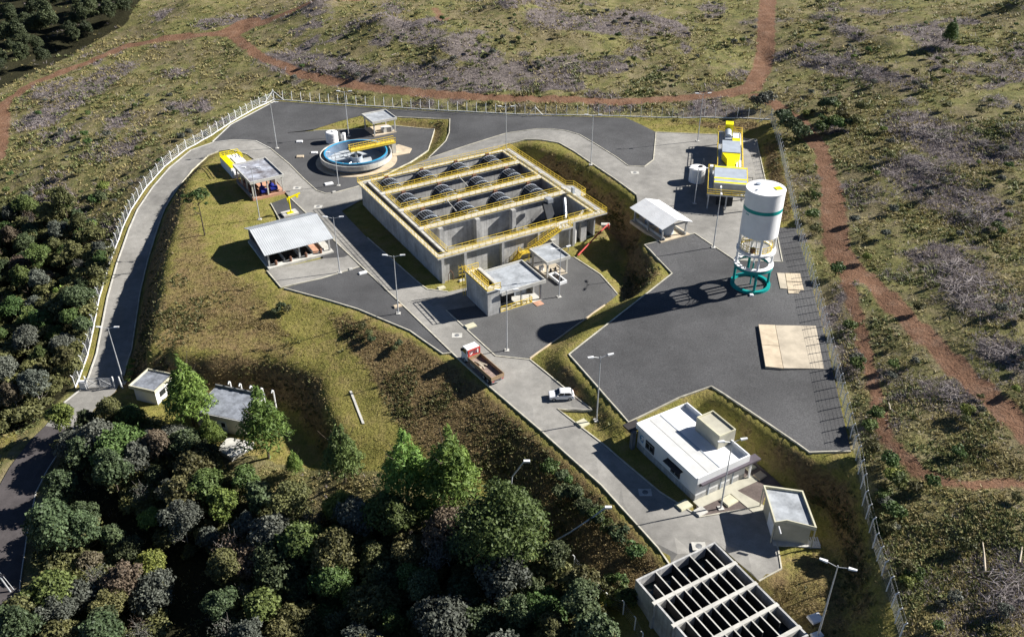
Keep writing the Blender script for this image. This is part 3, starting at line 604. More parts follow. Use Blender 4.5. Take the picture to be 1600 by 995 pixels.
# walkway slabs
SL = 'conc_l'
bx('walkway', SL, T, 0, .95, 0, TD, 5.2, TZ); bx('walkway', SL, T, 2.1, 2.95, 1.4, 39, 5.2, TZ)
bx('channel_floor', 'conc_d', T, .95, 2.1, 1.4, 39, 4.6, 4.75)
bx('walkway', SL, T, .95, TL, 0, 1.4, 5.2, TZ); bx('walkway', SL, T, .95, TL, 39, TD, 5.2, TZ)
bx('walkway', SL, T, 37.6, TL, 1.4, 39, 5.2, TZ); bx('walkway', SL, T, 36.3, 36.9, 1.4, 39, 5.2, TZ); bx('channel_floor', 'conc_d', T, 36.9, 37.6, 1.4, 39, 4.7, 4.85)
MB().prism([(39, 9.5), (40.4, 9.9), (40.4, 14.6), (39, 15.6)], 5.2, TZ).obj('platform', SL, T)
for a, b in WY: bx('walkway', SL, T, 2.95, 36.3, a, b, 5.2, TZ)
def hr(pts, **k): return railing(MB(), [(x, y, TZ) for x, y in pts], **k).obj('handrail', 'yellow', T)
hr([(.1, .1), (.1, 40.1), (38.9, 40.1), (38.9, 15.6), (40.3, 14.6), (40.3, 9.9), (38.9, 9.5), (38.9, .1), (29.4, .1)]); hr([(26.6, .1), (.1, .1)])
ed = [1.4] + [q for ab in WY for q in ab] + [39]
for k in range(4):
    y0, y1 = ed[2 * k], ed[2 * k + 1]
    hr([(2.9, y0 + .06), (36.4, y0 + .06)]); hr([(2.9, y1 - .06), (36.4, y1 - .06)]); hr([(2.88, y0 + .1), (2.88, y1 - .1)]); hr([(36.4, y0 + .1), (36.4, y1 - .1)])
# stairs
st = MB().box(17.4, 19.6, -1.7, -.3, 2.3, 2.42).obj('stair_landing', 'yellow', T)
railing(MB(), [(17.5, -.4, 2.42), (17.5, -1.65, 2.42), (19.5, -1.65, 2.42)], step=.8).obj('handrail', 'yellow', T)
for (x0, z0, x1, z1) in ((15.2, 0, 17.4, 2.3), (19.6, 2.42, 26.8, 5.5)):
    g = MB()
    for y in (-1.65, -.4): g.hexa([(x0, y - .05, z0 - .12), (x1, y - .05, z1 - .12), (x1, y + .05, z1 - .12), (x0, y + .05, z0 - .12)], [(x0, y - .05, z0 + .16), (x1, y - .05, z1 + .16), (x1, y + .05, z1 + .16), (x0, y + .05, z0 + .16)])
    s_ = g.obj('stair_stringer', 'yellow', T)
    n = int((z1 - z0) / .19)
    for k in range(n): t = (k + .5) / n; MB().box(x0 + (x1 - x0) * t - .16, x0 + (x1 - x0) * t + .16, -1.6, -.45, z0 + (z1 - z0) * t - .02, z0 + (z1 - z0) * t + .03).obj('tread', 'yellow', s_)
    for y in (-1.65, -.4): railing(MB(), [(x0, y, z0 + .1), (x1, y, z1 + .1)], step=1).obj('handrail', 'yellow', T)
bx('top_landing', SL, T, 26.6, 29.4, -1.7, -.01, 5.2, 5.49); railing(MB(), [(29.3, -.1, 5.5), (29.3, -1.6, 5.5), (26.8, -1.6, 5.5)], step=.8).obj('handrail', 'yellow', T)
for x in (17.5, 19.5): MB().tube((x, -1, 0), (x, -1, 2.3), .07).obj('stair_post', 'yellow', T)
MB().path([(29.6, -.35, 0), (29.6, -.35, 6.2)], .06, 8).obj('vent_pipe', 'pole', T)
MB().tube((28.6, -1.5, 0), (28.6, -1.5, 5.2), .08, 6).obj('landing_post', 'steel', T)
MB().path([(3.0, -.1, 0), (3.0, -.1, 1.6), (2.5, -.1, 2.4), (2.0, -.1, 1.6), (2.0, -.1, 0)], .06, 6).obj('wall_pipe', 'brown', T)
MB().box(25.5, 26.5, -.1, .75, 0, 2.6).obj('duct_box', 'conc_l', T); MB().box(33.2, 34.6, .9, 2.3, -1, 4).obj('pier', 'conc', T)
# equipment in the open front cell
MB().path([(31.2, 3.0, .4), (34.6, 9.5, 5.9)], .35, 8).obj('screw_conveyor', 'steel', T)
MB().hexa([(29.5, 6.5, .3), (31.5, 6.5, .3), (31.5, 7.2, .3), (29.5, 7.2, .3)], [(29.5, 9.8, 5.6), (31.5, 9.8, 5.6), (31.5, 10.5, 5.6), (29.5, 10.5, 5.6)]).obj('bar_screen', 'black', T)
g = MB()
for k in range(4): g.path([(32.6 + k * .9, 2.2, 3.2), (32.6 + k * .9, 2.2, 4.3), (32.6 + k * .9, 3.0, 4.3)], .09, 5)
g.tube((32, 2.2, 3.4), (36.4, 2.2, 3.4), .12, 6); g.obj('pipe_manifold', 'steel', T)
bx('motor_housing', 'steel', T, 30.6, 31.9, 9.6, 11.2, 5.5, 6.4); bx('control_box', 'machine', T, 37.7, 38.2, 11, 11.7, 5.5, 6.9)
for x, y in ((20.5, 30.1), (12.7, 20.6)): MB().path([(x, y + 1.0, 5.9), (x + .2, y - 3.2, 4.9)], .1, 6).obj('overflow_pipe', 'conc_l', T)

def drum_mesh():
    """ribbed rotor: axis along local y, centre at origin"""
    r, L = 2.6, 5.2; core = MB(); n = 40
    ring = [(r * math.cos(2 * math.pi * i / n), r * math.sin(2 * math.pi * i / n)) for i in range(n)]
    core.add([(x * .95, -L / 2, z * .95) for x, z in ring] + [(x * .95, L / 2, z * .95) for x, z in ring], [(i, n + i, n + (i + 1) % n, (i + 1) % n) for i in range(n)] + [tuple(range(n)), tuple(range(n, 2 * n))[::-1]])
    ribs = MB()
    for i in range(0, 30):
        a = 2 * math.pi * i / 30; x, z = r * math.cos(a), r * math.sin(a); ribs.tube((x, -L / 2, z), (x, L / 2, z), .085, 5)
    def rim(y):
        rims = MB()
        pr = [((r + .02) * math.cos(2 * math.pi * i / 32), (r + .02) * math.sin(2 * math.pi * i / 32)) for i in range(33)]
        for i in range(32): rims.tube((pr[i][0], y, pr[i][1]), (pr[i + 1][0], y, pr[i + 1][1]), .1, 5)
        return rims
    hub = MB().tube((0, -L / 2 - .5, 0), (0, L / 2 + .5, 0), .3, 10)
    for i in range(8): a = math.pi * i / 4; hub.tube((0, -L / 2 - .08, 0), (r * math.cos(a), -L / 2 - .08, r * math.sin(a)), .07, 4)
    mot = MB().box(-.55, .55, L / 2 + .15, L / 2 + 1.0, .2, 2.6).tube((-.4, L / 2 + .6, 2.85), (.4, L / 2 + .6, 2.85), .3, 8)
    return [('core', core, 'drum'), ('rib_cage', ribs, 'ribgrey'), ('rim', rim(-L / 2 - .05), 'machine'), ('rim', rim(0), 'machine'), ('rim', rim(L / 2 + .05), 'machine'), ('shaft', hub, 'steel'), ('drive_motor', mot, 'brown')]
D0 = None
for ri, (yc, rn) in enumerate(((36.0, 'back'), (27.0, 'middle'), (17.4, 'front'))):
    for ci, (x, cn) in enumerate(((6.6, 'first'), (15.2, 'second'), (23.9, 'third'), (32.2, 'fourth'))):
        p = TW(x, yc - .2); lab = f'black ribbed rotor drum, {cn} from the left in the {rn} row of the big tank'
        if D0 is None:
            D0 = thing('rotor_drum', (p[0], p[1], 2.9), A30, lab, 'rotor drum', 'rotor drums in the big tank')
            for nm, b, mm in drum_mesh(): b.obj(nm, mm, D0)
        else: d = copy_tree(D0); d.location = (p[0], p[1], 2.9); d['label'] = lab
MB().path([P(951, 350, 2.9), P(940, 360, 2.4), P(903, 399, .35)], .16, 8).path([P(951, 350, 2.9), P(951, 357, .6)], .14, 8).obj('pipe', 'red')
tag(bpy.data.objects['pipe'], 'sloping red pipe on the grass at the right end of the big tank', 'pipe')
bxo = MB().box(-.9, .9, -.5, .5, 0, .5).obj('valve_box', 'conc_l'); bxo.location = P(946, 353, 1.0); tag(bxo, 'small pale concrete box at the top of the red pipe', 'box')

# ------------------------------------------------------------------ clarifier
CC = (-38.4, 207.0)
C = thing('clarifier', (*CC, 0), 0, 'round concrete clarifier with blue inner rim and yellow bridge', 'tank')
MB().lathe([(9.95, -.2), (9.95, .1), (7.0, .1), (7.0, -.2)], 72, closed=True).obj('base_slab', 'conc_warm', C)
MB().lathe([(7.75, -.5), (7.75, 2.3), (7.45, 2.3), (7.45, -.5)], 72, closed=True).obj('inner_wall', 'tankwall', C)
MB().lathe([(7.76, 2.3), (7.76, 2.5), (7.44, 2.5), (7.44, 2.3)], 72, closed=True).obj('rim', 'blue', C)
MB().lathe([(7.75, .95), (8.75, .95), (8.75, 2.15), (8.55, 2.15), (8.55, 1.15), (7.75, 1.15)], 72, closed=True).obj('launder', 'conc_l', C)
MB().lathe([(7.45, .14), (.1, .06)], 72).obj('floor', 'roof_in', C)
MB().lathe([(1.5, -1), (1.5, 1.4), (1.35, 1.4), (1.35, -1)], 24, closed=True).obj('centre_well', 'machine', C); MB().tube((0, 0, -1), (0, 0, 2.9), .35, 10).obj('centre_column', 'steel', C)
ba = math.atan2(P(606, 212, 3)[1] - CC[1], P(606, 212, 3)[0] - CC[0]) * 0 + A30
BR = MB()
def rp(d, w, z): x, y = rot2(d, w, ba); return (x, y, z)
MB().hexa([rp(-1.5, -.75, 2.75), rp(10.4, -.75, 2.75), rp(10.4, .75, 2.75), rp(-1.5, .75, 2.75)], [rp(-1.5, -.75, 3.1), rp(10.4, -.75, 3.1), rp(10.4, .75, 3.1), rp(-1.5, .75, 3.1)]).obj('bridge_deck', 'yellow', C)
for w in (-.72, .72): railing(MB(), [rp(-1.5, w, 3.1), rp(10.4, w, 3.1)], step=1.3, r=.06).obj('bridge_handrail', 'yellow', C)
railing(MB(), [rp(-1.5, -.72, 3.1), rp(-1.5, .72, 3.1)], step=.7, r=.06).obj('bridge_handrail', 'yellow', C)
BR.tube(rp(-7.4, 0, 2.5), rp(-1.4, 0, 2.6), .13, 5).tube(rp(-7.4, 0, 1.7), rp(-1.4, 0, 1.6), .1, 5)
for k in range(7): BR.tube(rp(-7.4 + k, 0, 2.5), rp(-7.1 + k, 0, 1.65), .06, 4)
BR.obj('scraper_truss', 'steel', C)
g = MB()
for a in (150, 195, 240, 300): x, y = rot2(6.8, 0, R(a)); g.tube((0, 0, .6), (x, y, -.1), .12, 5)
g.obj('scraper_arm', 'steel', C)
x, y = rp(11.5, 0, 0)[:2]; MB().prism([rp(9.0, -2.2, 0)[:2], rp(13.2, -2.4, 0)[:2], rp(15.0, 0, 0)[:2], rp(13.2, 4.2, 0)[:2], rp(9.2, 3.8, 0)[:2]], -.1, .16).obj('apron', 'conc_warm', C)
MB().hexa([rp(9.4, -.7, .1), rp(10.4, -.7, .1), rp(10.4, .7, .1), rp(9.4, .7, .1)], [rp(9.4, -.7, 2.74), rp(10.4, -.7, 2.74), rp(10.4, .7, 2.74), rp(9.4, .7, 2.74)]).obj('bridge_pier', 'conc_l', C)

def canopy(name, org, rz, wx, wy, h, label, m='conc', posts=True, top='rooftop', wallm=None):
    """flat roof with raised rim on four posts; org = near corner"""
    t = thing(name, org, rz, label, 'canopy')
    bx('roof_slab', m, t, 0, wx, 0, wy, h - .25, h); rim = MB().box(0, wx, 0, .18, h, h + .38).box(0, wx, wy - .18, wy, h, h + .38).box(0, .18, .18, wy - .18, h, h + .38).box(wx - .18, wx, .18, wy - .18, h, h + .38); rim.obj('roof_rim', m, t)
    bx('roof_top', top, t, .18, wx - .18, .18, wy - .18, h - .02, h + .06)
    if posts:
        for x in (.35, wx - .65):
            for y in (.4, wy - .7): bx('post', m, t, x, x + .3, y, y + .3, -.3, h - .25)
    return t
def at(u, v, z): return P(u, v, z)
# canopy by the clarifier
o = P(582.2, 192, 4.0); cn1 = canopy('canopy', (o[0], o[1], .1), R(31), 6.9, 7.2, 3.7, 'grey flat roofed canopy on four posts behind the clarifier', 'conc_l')
bx('floor_slab', 'conc_warm', cn1, .2, 6.6, .2, 7, -.2, .12)
q = thing('blower_set', (*rot2(3.4, 2.6, R(31)), 0), R(31), 'pale blower units standing under the canopy by the clarifier', 'blower'); q.location = (o[0] + rot2(3.3, 2.2, R(31))[0], o[1] + rot2(3.3, 2.2, R(31))[1], .22)
bx('blower_body', 'conc_l', q, 0, 2.4, -1.2, -.2, 0, 1.2); bx('blower_body', 'whitewall', q, .2, 2.6, .3, 1.2, 0, .9); MB().tube((2.7, -.9, .3), (2.7, .9, .3), .3, 8).obj('blower_pipe', 'steel', q)
def vtank(name, loc, r, h, label, m='white', cone=.35, hatch=None, rings=0):
    t = thing(name, loc, 0, label, 'tank')
    MB().lathe([(r, -.2), (r, h)], 36).obj('shell', m, t, False); MB().lathe([(r + .02, h), (r * .9, h + cone * .5), (.3, h + cone), (.01, h + cone + .03)], 36).obj('lid', m, t)
    MB().lathe([(.45, h + cone * .4), (.45, h + cone + .18), (.01, h + cone + .2)], 14, (r * .35, 0)).obj('manhole', hatch or m, t)
    for k in range(rings): MB().lathe([(r + .04, h * (k + .5) / rings), (r + .04, h * (k + .5) / rings + .09), (r, h * (k + .5) / rings + .09), (r, h * (k + .5) / rings)], 36, closed=True).obj('hoop', m, t)
    return t
o = P(519.5, 222, 0); vtank('storage_tank', (o[0], o[1], 0), 1.55, 2.6, 'squat white plastic tank on the gravel left of the clarifier', rings=3)
o = P(537, 219, 0); vtank('dosing_drum', (o[0], o[1], 0), .6, 1.6, 'small white drum beside the squat tank behind the clarifier', cone=.15)

# ------------------------------------------------------------------ stained flat roof pump house, container, crane
o = P(390.6, 287.5, 4.2); ph = canopy('pump_house', (o[0], o[1], 0), R(33), 8.0, 12.0, 4.2, 'open pump house with a stained flat roof on concrete posts', 'conc_l', top='rooftop_dirty')
ph['category'] = 'building'
bx('floor_slab', 'terra', ph, .2, 7.8, .3, 11.7, -.25, .35); bx('low_wall', 'conc_d', ph, .1, .25, .7, 11.3, .35, 1.1)
for y in (4.2, 7.8):
    for x in (.35, 7.05): bx('post', 'conc_l', ph, x, x + .3, y, y + .3, .35, 3.95)
bx('post', 'conc_l', ph, 3.8, 4.1, .4, .7, -.3, 3.95)
bx('back_wall', 'beige', ph, 4.6, 7.3, 11.2, 11.4, .35, 3.95); bx('partition', 'beige', ph, 5.6, 7.4, 4.5, 4.65, .35, 2.4)
rm = thing('platform_frame', (o[0], o[1], 0), R(33), 'rust brown steel racks inside the open pump house', 'rack')
g = MB()
for x in (.9, 2.2):
    for y in (1.5, 4, 6.5, 9): g.box(x, x + .15, y, y + .15, .35, 2.2)
for z in (1.2, 2.1): g.box(.9, 2.35, 1.5, 9.2, z, z + .1)
g.obj('rack_frame', 'brown', rm)
for i, (x, y, lb) in enumerate(((3.0, 1.1, 'left'), (5.3, 1.4, 'right'))):
    w = rot2(x, y, R(33)); b = thing('pump', (o[0] + w[0], o[1] + w[1], .36), R(33), f'deep blue pump, {lb} one of the pair under the stained roof', 'pump', 'blue pumps in the pump house')
    MB().tube((-.5, 0, .9), (1.1, 0, .9), .55, 12).obj('motor', 'blue_p', b); MB().lathe([(.6, .25), (.75, .9), (.6, 1.6), (.2, 1.9)], 14, (.1, .9)).obj('casing', 'blue_p', b); bx('bed_plate', 'brown', b, -.7, 1.2, -.5, 1.4, 0, .28)
    MB().path([(.1, .9, 1.7), (.1, .9, 2.5), (.1, 2.2, 2.5)], .2, 8).obj('riser_pipe', 'blue_p', b)
o = P(363.5, 278, 0); ct = thing('receiving_tank', (o[0], o[1], 0), R(33), 'small white tank with yellow railing behind the stained roof', 'tank')
bx('wall', 'whitewall', ct, 0, 4.6, 0, 8.5, -.5, 2.3); bx('top_plate', 'yellow_b', ct, .1, 1.6, .2, 8.3, 2.3, 2.36); bx('hatch', 'white', ct, 2, 4.2, 2, 6.5, 2.3, 2.5)
MB().tube((.3, -.4, 1.2), (4.2, -.4, 1.2), .7, 12).obj('end_drum', 'white', ct)
railing(MB(), [(.1, .2, 2.3), (.1, 8.4, 2.3), (4.5, 8.4, 2.3), (4.5, 5, 2.3)], step=1.2, r=.06).obj('handrail', 'yellow_b', ct)
o = P(455, 335, 0); jc = thing('jib_crane', (o[0], o[1], 0), R(33), 'bright yellow jib crane on a pale concrete base', 'crane')
bx('base', 'conc_l', jc, -1.9, 1.5, -.9, 1.4, -.2, .45); bx('base_plate', 'yellow_b', jc, -.9, .5, -.5, .5, .45, .55); MB().tube((0, 0, .5), (0, 0, 4.2), .16, 8).obj('column', 'yellow_b', jc)
MB().hexa([(-.5, -.14, 3.6), (2.6, -.14, 4.3), (2.6, .14, 4.3), (-.5, .14, 3.6)], [(-.5, -.14, 4.0), (2.6, -.14, 4.6), (2.6, .14, 4.6), (-.5, .14, 4.0)]).obj('jib', 'yellow_b', jc)
MB().tube((0, 0, 2.2), (-.45, 0, 3.7), .1, 6).obj('brace', 'yellow_b', jc); MB().box(1.6, 2.1, -.18, .18, 3.6, 4.15).obj('hoist', 'yellow_b', jc)

# ------------------------------------------------------------------ gabled sheds
def gable_shed(org, rz, L, D, h, rise, ridge, label, roofm, over=.5, nx=3):
    """L along local x (ridge direction), D deep along y; ridge = fraction of D from the front"""
    t = thing('shed', org, rz, label, 'shed'); yr = D * ridge
    for (ya, za, yb, zb) in ((-over, h - over * .25, yr, h + rise), (D + over, h - over * .25, yr, h + rise)):
        MB().hexa([(-over, min(ya, yb), (za if ya < yb else zb) - .1), (L + over, min(ya, yb), (za if ya < yb else zb) - .1), (L + over, max(ya, yb), (zb if ya < yb else za) - .1), (-over, max(ya, yb), (zb if ya < yb else za) - .1)],
                  [(-over, min(ya, yb), za if ya < yb else zb), (L + over, min(ya, yb), za if ya < yb else zb), (L + over, max(ya, yb), zb if ya < yb else za), (-over, max(ya, yb), zb if ya < yb else za)]).obj('roof_sheet', roofm, t)
        g = MB(); n = int((L + 2 * over) / .42)
        for k in range(n + 1):
            x = -over + (L + 2 * over) * k / n; g.tube((x, ya, za + .02), (x, yb, zb + .02), .035, 3)
        g.obj('roof_corrugation', roofm, t)
    for i in range(nx):
        x = .15 + (L - .6) * i / (nx - 1)
        for y in (.15, D - .45): bx('post', 'conc', t, x, x + .32, y, y + .32, -.3, h - .1)
    for x in (.2, L - .4): MB().hexa([(x, 0, h - .45), (x + .2, 0, h - .45), (x + .2, D, h - .45), (x, D, h - .45)], [(x, 0, h - .12), (x + .2, 0, h - .12), (x + .2, D, h - .12), (x, D, h - .12)]).obj('tie_beam', 'conc', t)
    return t
o = P(416.5, 421, 0); oz = (o[0] + .3, o[1] + .5, 0)
sh = gable_shed(oz, R(31), 13.2, 12.6, 3.3, 1.7, .64, 'open shed with a pale corrugated gable roof over pump bays', 'zinc')
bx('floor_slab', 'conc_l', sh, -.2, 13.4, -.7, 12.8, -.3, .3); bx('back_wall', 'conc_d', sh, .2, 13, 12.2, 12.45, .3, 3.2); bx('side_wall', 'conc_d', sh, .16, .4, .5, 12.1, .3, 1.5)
for k, (x0, x1) in enumerate(((.7, 3.4), (3.9, 6.5), (7.2, 9.2))): bx('pit', 'dark', sh, x0, x1, .8, 9, .301, .31)
bx('bay_floor', 'terra', sh, 9.6, 11.6, .6, 9, .301, .33)
for x in (3.6, 6.9, 9.4, 11.8): bx('bay_wall', 'conc_l', sh, x - .12, x + .12, .8, 9, .3, .8)
for i, x in enumerate((1.6, 4.6, 7.8, 10.9)):
    w = rot2(x, .05, R(31)); b = thing('pump', (oz[0] + w[0], oz[1] + w[1], .31), R(31), f'small dark pump, {["first","second","third","fourth"][i]} from the left along the front of the pump shed', 'pump', 'dark pumps along the shed front')
    MB().lathe([(.28, 0), (.34, .5), (.25, .9), (.05, 1.05)], 10).obj('casing', 'brown', b); MB().tube((-.5, 0, .4), (.5, 0, .4), .14, 6).obj('pipe_stub', 'steel', b)
o = P(1032, 377.5, ZP); og = (o[0] + .2, o[1], ZP)
s2 = gable_shed((og[0] + rot2(6.3, 0, R(28))[0], og[1] + rot2(6.3, 0, R(28))[1], ZP), R(118), 10.0, 6.3, 3.1, 1.1, .5, 'white gabled shed sheltering chemical tanks at the edge of the upper yard', 'white', over=.55)
bx('floor_slab', 'conc_warm', s2, -.4, 10.4, -.4, 6.7, -.5, .16); bx('bund_wall', 'conc_l', s2, -.2, 10.2, .5, .7, .16, .7); bx('bund_wall', 'conc_l', s2, -.2, 10.2, 5.6, 5.8, .16, .7); bx('bund_wall', 'conc_l', s2, 4.9, 5.1, .7, 5.6, .16, .7)
for i, x in enumerate((2.6, 7.4)):
    w = rot2(x, 3.3, R(118)); base = s2.location
    vtank('chemical_tank', (base[0] + w[0], base[1] + w[1], ZP + .17), 1.45, 2.4, ['pale blue grey tank under the front half of the white gabled shed', 'pale blue grey tank under the rear half of the white gabled shed'][i], 'machine', .25)

# ------------------------------------------------------------------ filter house and its canopy
o = P(762.5, 494.5, 0); FH = thing('filter_house', (o[0], o[1], 0), A30, 'grey concrete filter house with flat roof and yellow roof railing', 'building')
bx('tank_block', 'conc', FH, 0, 2.6, 0, 8.2, -.3, 5.1); bx('top_slab', 'conc_l', FH, -.25, 2.8, -.25, 8.4, 5.1, 5.35); bx('top_opening', 'dark', FH, 1.0, 2.0, 1.6, 7.2, 5.351, 5.37); bx('top_cover', 'conc_l', FH, 2.05, 2.7, 1.0, 7.6, 5.36, 5.75)
railing(MB(), [(2.6, -.1, 5.35), (-.1, -.1, 5.35), (-.1, 8.2, 5.35), (2.6, 8.2, 5.35)], step=1.1, r=.055).obj('handrail', 'yellow', FH); railing(MB(), [(.9, 1.2, 5.37), (.9, 7.4, 5.37)], step=1.1, r=.05).obj('handrail', 'yellow', FH)
g = MB()
for x in (-.55, -.05):  g.tube((x, 8.6, 0), (x, 8.6, 6.4), .05, 5)
for k in range(20): g.tube((-.55, 8.6, .3 + k * .3), (-.05, 8.6, .3 + k * .3), .03, 4)
for k in range(6): g.box(-.95, .35, 9.2, 9.26, 1.8 + k * .8, 1.9 + k * .8)
for x in (-.95, -.3, .35): g.box(x - .03, x + .03, 9.2, 9.26, 1.6, 6.3)
g.obj('caged_ladder', 'yellow', FH)
bx('roof_slab', 'conc_l', FH, 2.62, 12.0, -.5, 8.2, 3.75, 4.0)
MB().box(2.62, 12, -.5, -.3, 4, 4.45).box(2.82, 12, 8.0, 8.2, 4, 4.45).box(11.8, 12, -.3, 8, 4, 4.45).obj('roof_rim', 'conc_l', FH); bx('roof_top', 'rooftop', FH, 2.61, 11.8, -.3, 8, 3.98, 4.06)
bx('back_wall', 'conc', FH, 2.6, 11.4, 7.6, 7.8, -.3, 3.75); bx('side_wall', 'conc', FH, 11.1, 11.4, 2.6, 7.6, -.3, 3.75); bx('floor_slab', 'conc_l', FH, 2.6, 11.5, -.1, 7.6, -.3, .12)
for x in (7.0, 11.1): bx('post', 'conc_l', FH, x, x + .28, .1, .38, .12, 3.75)
bx('machine', 'black', FH, 3.2, 6.4, 2.5, 6, .12, 2.2); bx('machine', 'machine', FH, 7.6, 10.2, 3.5, 6, .12, 1.6)
railing(MB(), [(2.65, -.05, .12), (9.3, -.05, .12), (9.3, .9, .12)], step=1.1, r=.055).obj('handrail', 'yellow', FH); bx('ramp', 'terra', FH, 9.4, 11, -1.6, -.1, -.1, .1)
o = P(854.6, 411.8, 3.7); c2 = canopy('canopy', (o[0], o[1], 0), A30, 5.4, 6.5, 3.5, 'small grey flat roofed canopy beside the filter house', 'conc_l')
bx('floor_slab', 'slabpad', c2, .3, 5.0, .2, 5.5, -.2, .12)
w = rot2(2.2, 1.4, A30); b = thing('dosing_pump', (o[0] + w[0], o[1] + w[1], .12), A30, 'small pumps and pipes on the floor of the little canopy', 'pump')
for x in (0, 1.1): MB().lathe([(.22, 0), (.25, .6), (.1, .9)], 10, (x, .6)).obj('casing', 'frame', b)
MB().path([(-.9, 0, .5), (2.0, 0, .5), (2.0, 1.6, .5)], .09, 6).path([(-.9, 0, 0), (-.9, 0, .5)], .09, 6).obj('pipework', 'frame', b)
for x in (-1.4, -.9): MB().lathe([(.3, 0), (.3, 1.0), (.1, 1.15)], 10, (x, 2.2)).obj('drum', 'whitewall', b)
o = P(871, 437, 0); b = thing('trough', (o[0], o[1], 0), R(-58), 'open white concrete trough on the gravel before the little canopy', 'trough')
MB().box(-2, 2, -.85, -.6, -.2, .6).box(-2, 2, .6, .85, -.2, .6).box(-2, -1.75, -.6, .6, -.2, .6).box(1.75, 2, -.6, .6, -.2, .6).obj('wall', 'white', b); bx('water', 'water', b, -1.75, 1.75, -.6, .6, -.1, .15)
for x in (-.9, .1): bx('grate', 'frame', b, x, x + .6, -.6, .6, .4, .5)

# ------------------------------------------------------------------ dewatering machine on its platform
o = P(1104.3, 303, 8.0); MA = R(78.5); DW = thing('dewatering_machine', (o[0], o[1], ZP), MA, 'grey and bright yellow dewatering machine on a raised steel platform', 'machine')
def lx(x, y): return (y, -x)                        # platform: x to the right, y away from the camera
def dbx(name, m, x0, x1, y0, y1, z0, z1): return bx(name, m, DW, y0, y1, -x1, -x0, z0, z1)
dbx('platform', 'steel', 0, 8.4, 0, 13, 3.2, 3.5); dbx('platform', 'steel', 1.9, 7.6, 13, 37, 3.2, 3.5)
for x in (.3, 4, 7.8):
    for y in (.3, 6, 12): dbx('leg', 'steel', x, x + .28, y, y + .28, -.3, 3.2)
for y in (18, 25, 32, 36.4):
    for x in (2.1, 7.1): dbx('leg', 'steel', x, x + .28, y, y + .28, -.3, 3.2)
g = lambda pts: railing(MB(), [(y, -x, 3.5) for x, y in pts], step=1.8, r=.06).obj('handrail', 'yellow', DW)
g([(.1, 13), (.1, .1), (8.3, .1), (8.3, 13)]); g([(.1, 13), (1.95, 13), (1.95, 36.9), (7.5, 36.9), (7.5, 13)])
dbx('press_housing', 'machine', 1.3, 8.0, 1.6, 10.8, 3.5, 5.4)
for y, w in ((1.9, .7), (4.0, .6), (10.0, .6)): dbx('yellow_band', 'yellow_b', 1.25, 8.05, y, y + w, 4.6, 5.44)
MB().hexa([(11.2, -5.6, 3.9), (11.2, -3.9, 3.9), (15.5, -3.9, 3.9), (15.5, -5.6, 3.9)][::-1], [(11.2, -5.6, 5.2), (11.2, -3.9, 5.2), (15.5, -3.9, 5.2), (15.5, -5.6, 5.2)][::-1]).obj('chute', 'yellow_b', DW)
MB().hexa([(15.5, -5.6, 3.8), (18.5, -6.8, 3.8), (18.5, -2.8, 3.8), (15.5, -3.9, 3.8)], [(15.5, -5.6, 5.2), (18.5, -6.8, 5.4), (18.5, -2.8, 5.4), (15.5, -3.9, 5.2)]).obj('hopper', 'yellow_b', DW)
dbx('thickener_housing', 'machine', 2.8, 6.8, 18.5, 25.5, 3.6, 5.6); dbx('side_tray', 'white', 6.1, 7.3, 13.2, 18.4, 3.51, 3.9); dbx('side_tray', 'white', 5.4, 7.2, 27, 34, 3.51, 4.2)
dbx('yellow_cover', 'yellow_b', 5.2, 6.9, 26.6, 29.8, 4.21, 4.7); MB().tube((30, -4.2, 4.6), (34, -4.2, 4.6), .8, 12).obj('drum', 'machine', DW); dbx('gearbox', 'yellow_b', 3.5, 5.3, 34.2, 36.5, 3.6, 6.2); dbx('motor', 'machine', 3.5, 5.0, 29, 33.8, 3.6, 4.6)
dbx('hopper_pit', 'black', 3.4, 4.8, 26, 28.5, 3.52, 3.7); dbx('control_cabinet', 'white', .3, 1.0, 10.5, 11.6, 3.5, 5.2); dbx('electrical_cabinet', 'black', 2.2, 5.6, 2.5, 6, 0, 2.4)
railing(MB(), [(6, -9.2, 0), (12, -9.2, 0)], h=1.2, r=.06).obj('handrail', 'yellow', DW); MB().path([(15, -7.6, 1.4), (15, -10, 1.4), (15, -10, 0)], .06, 5).obj('bracket', 'frame', DW)
for x in (.9, 1.2): 
    for y in (12, 20): MB().path([(y, -x + 2, 0), (y, -x + 2, 3)], .05, 4).obj('stanchion', 'steel', DW)
o = P(1088, 283, ZP); vtank('polymer_tank', (o[0], o[1], ZP), 1.75, 3.3, 'white cylindrical tank beside the yellow dewatering machine', cone=.15, hatch='frame')

# ------------------------------------------------------------------ water tower
o = P(1172, 444, ZP); WT = thing('water_tower', (o[0], o[1], ZP), R(20), 'tall white cylindrical water tower with teal bands on an open leg frame', 'water tower'); r = 3.3
MB().lathe([(r, 11.0), (r, 19.0)], 64).obj('tank_shell', 'white', WT); MB().lathe([(r + .06, 18.9), (r + .06, 19.05), (.6, 19.25), (.01, 19.27)], 64).obj('tank_roof', 'white', WT)
MB().lathe([(r + .012, 15.3), (r + .012, 15.95), (r - .05, 15.95), (r - .05, 15.3)], 64, closed=True).obj('stripe', 'teal', WT)
n = 3
for k in range(3):                                   # a short dark mark under the stripe, turned away from the camera
    vs = []
    for zz in (14.75, 15.0):
        for j in range(4): a = R(200 - 20 + k * 5 + j * 1.1); vs.append(((r + .015) * math.cos(a), (r + .015) * math.sin(a), zz))
    MB().add(vs, [(0, 1, 5, 4), (1, 2, 6, 5), (2, 3, 7, 6)]).obj('lettering', 'teal', WT)
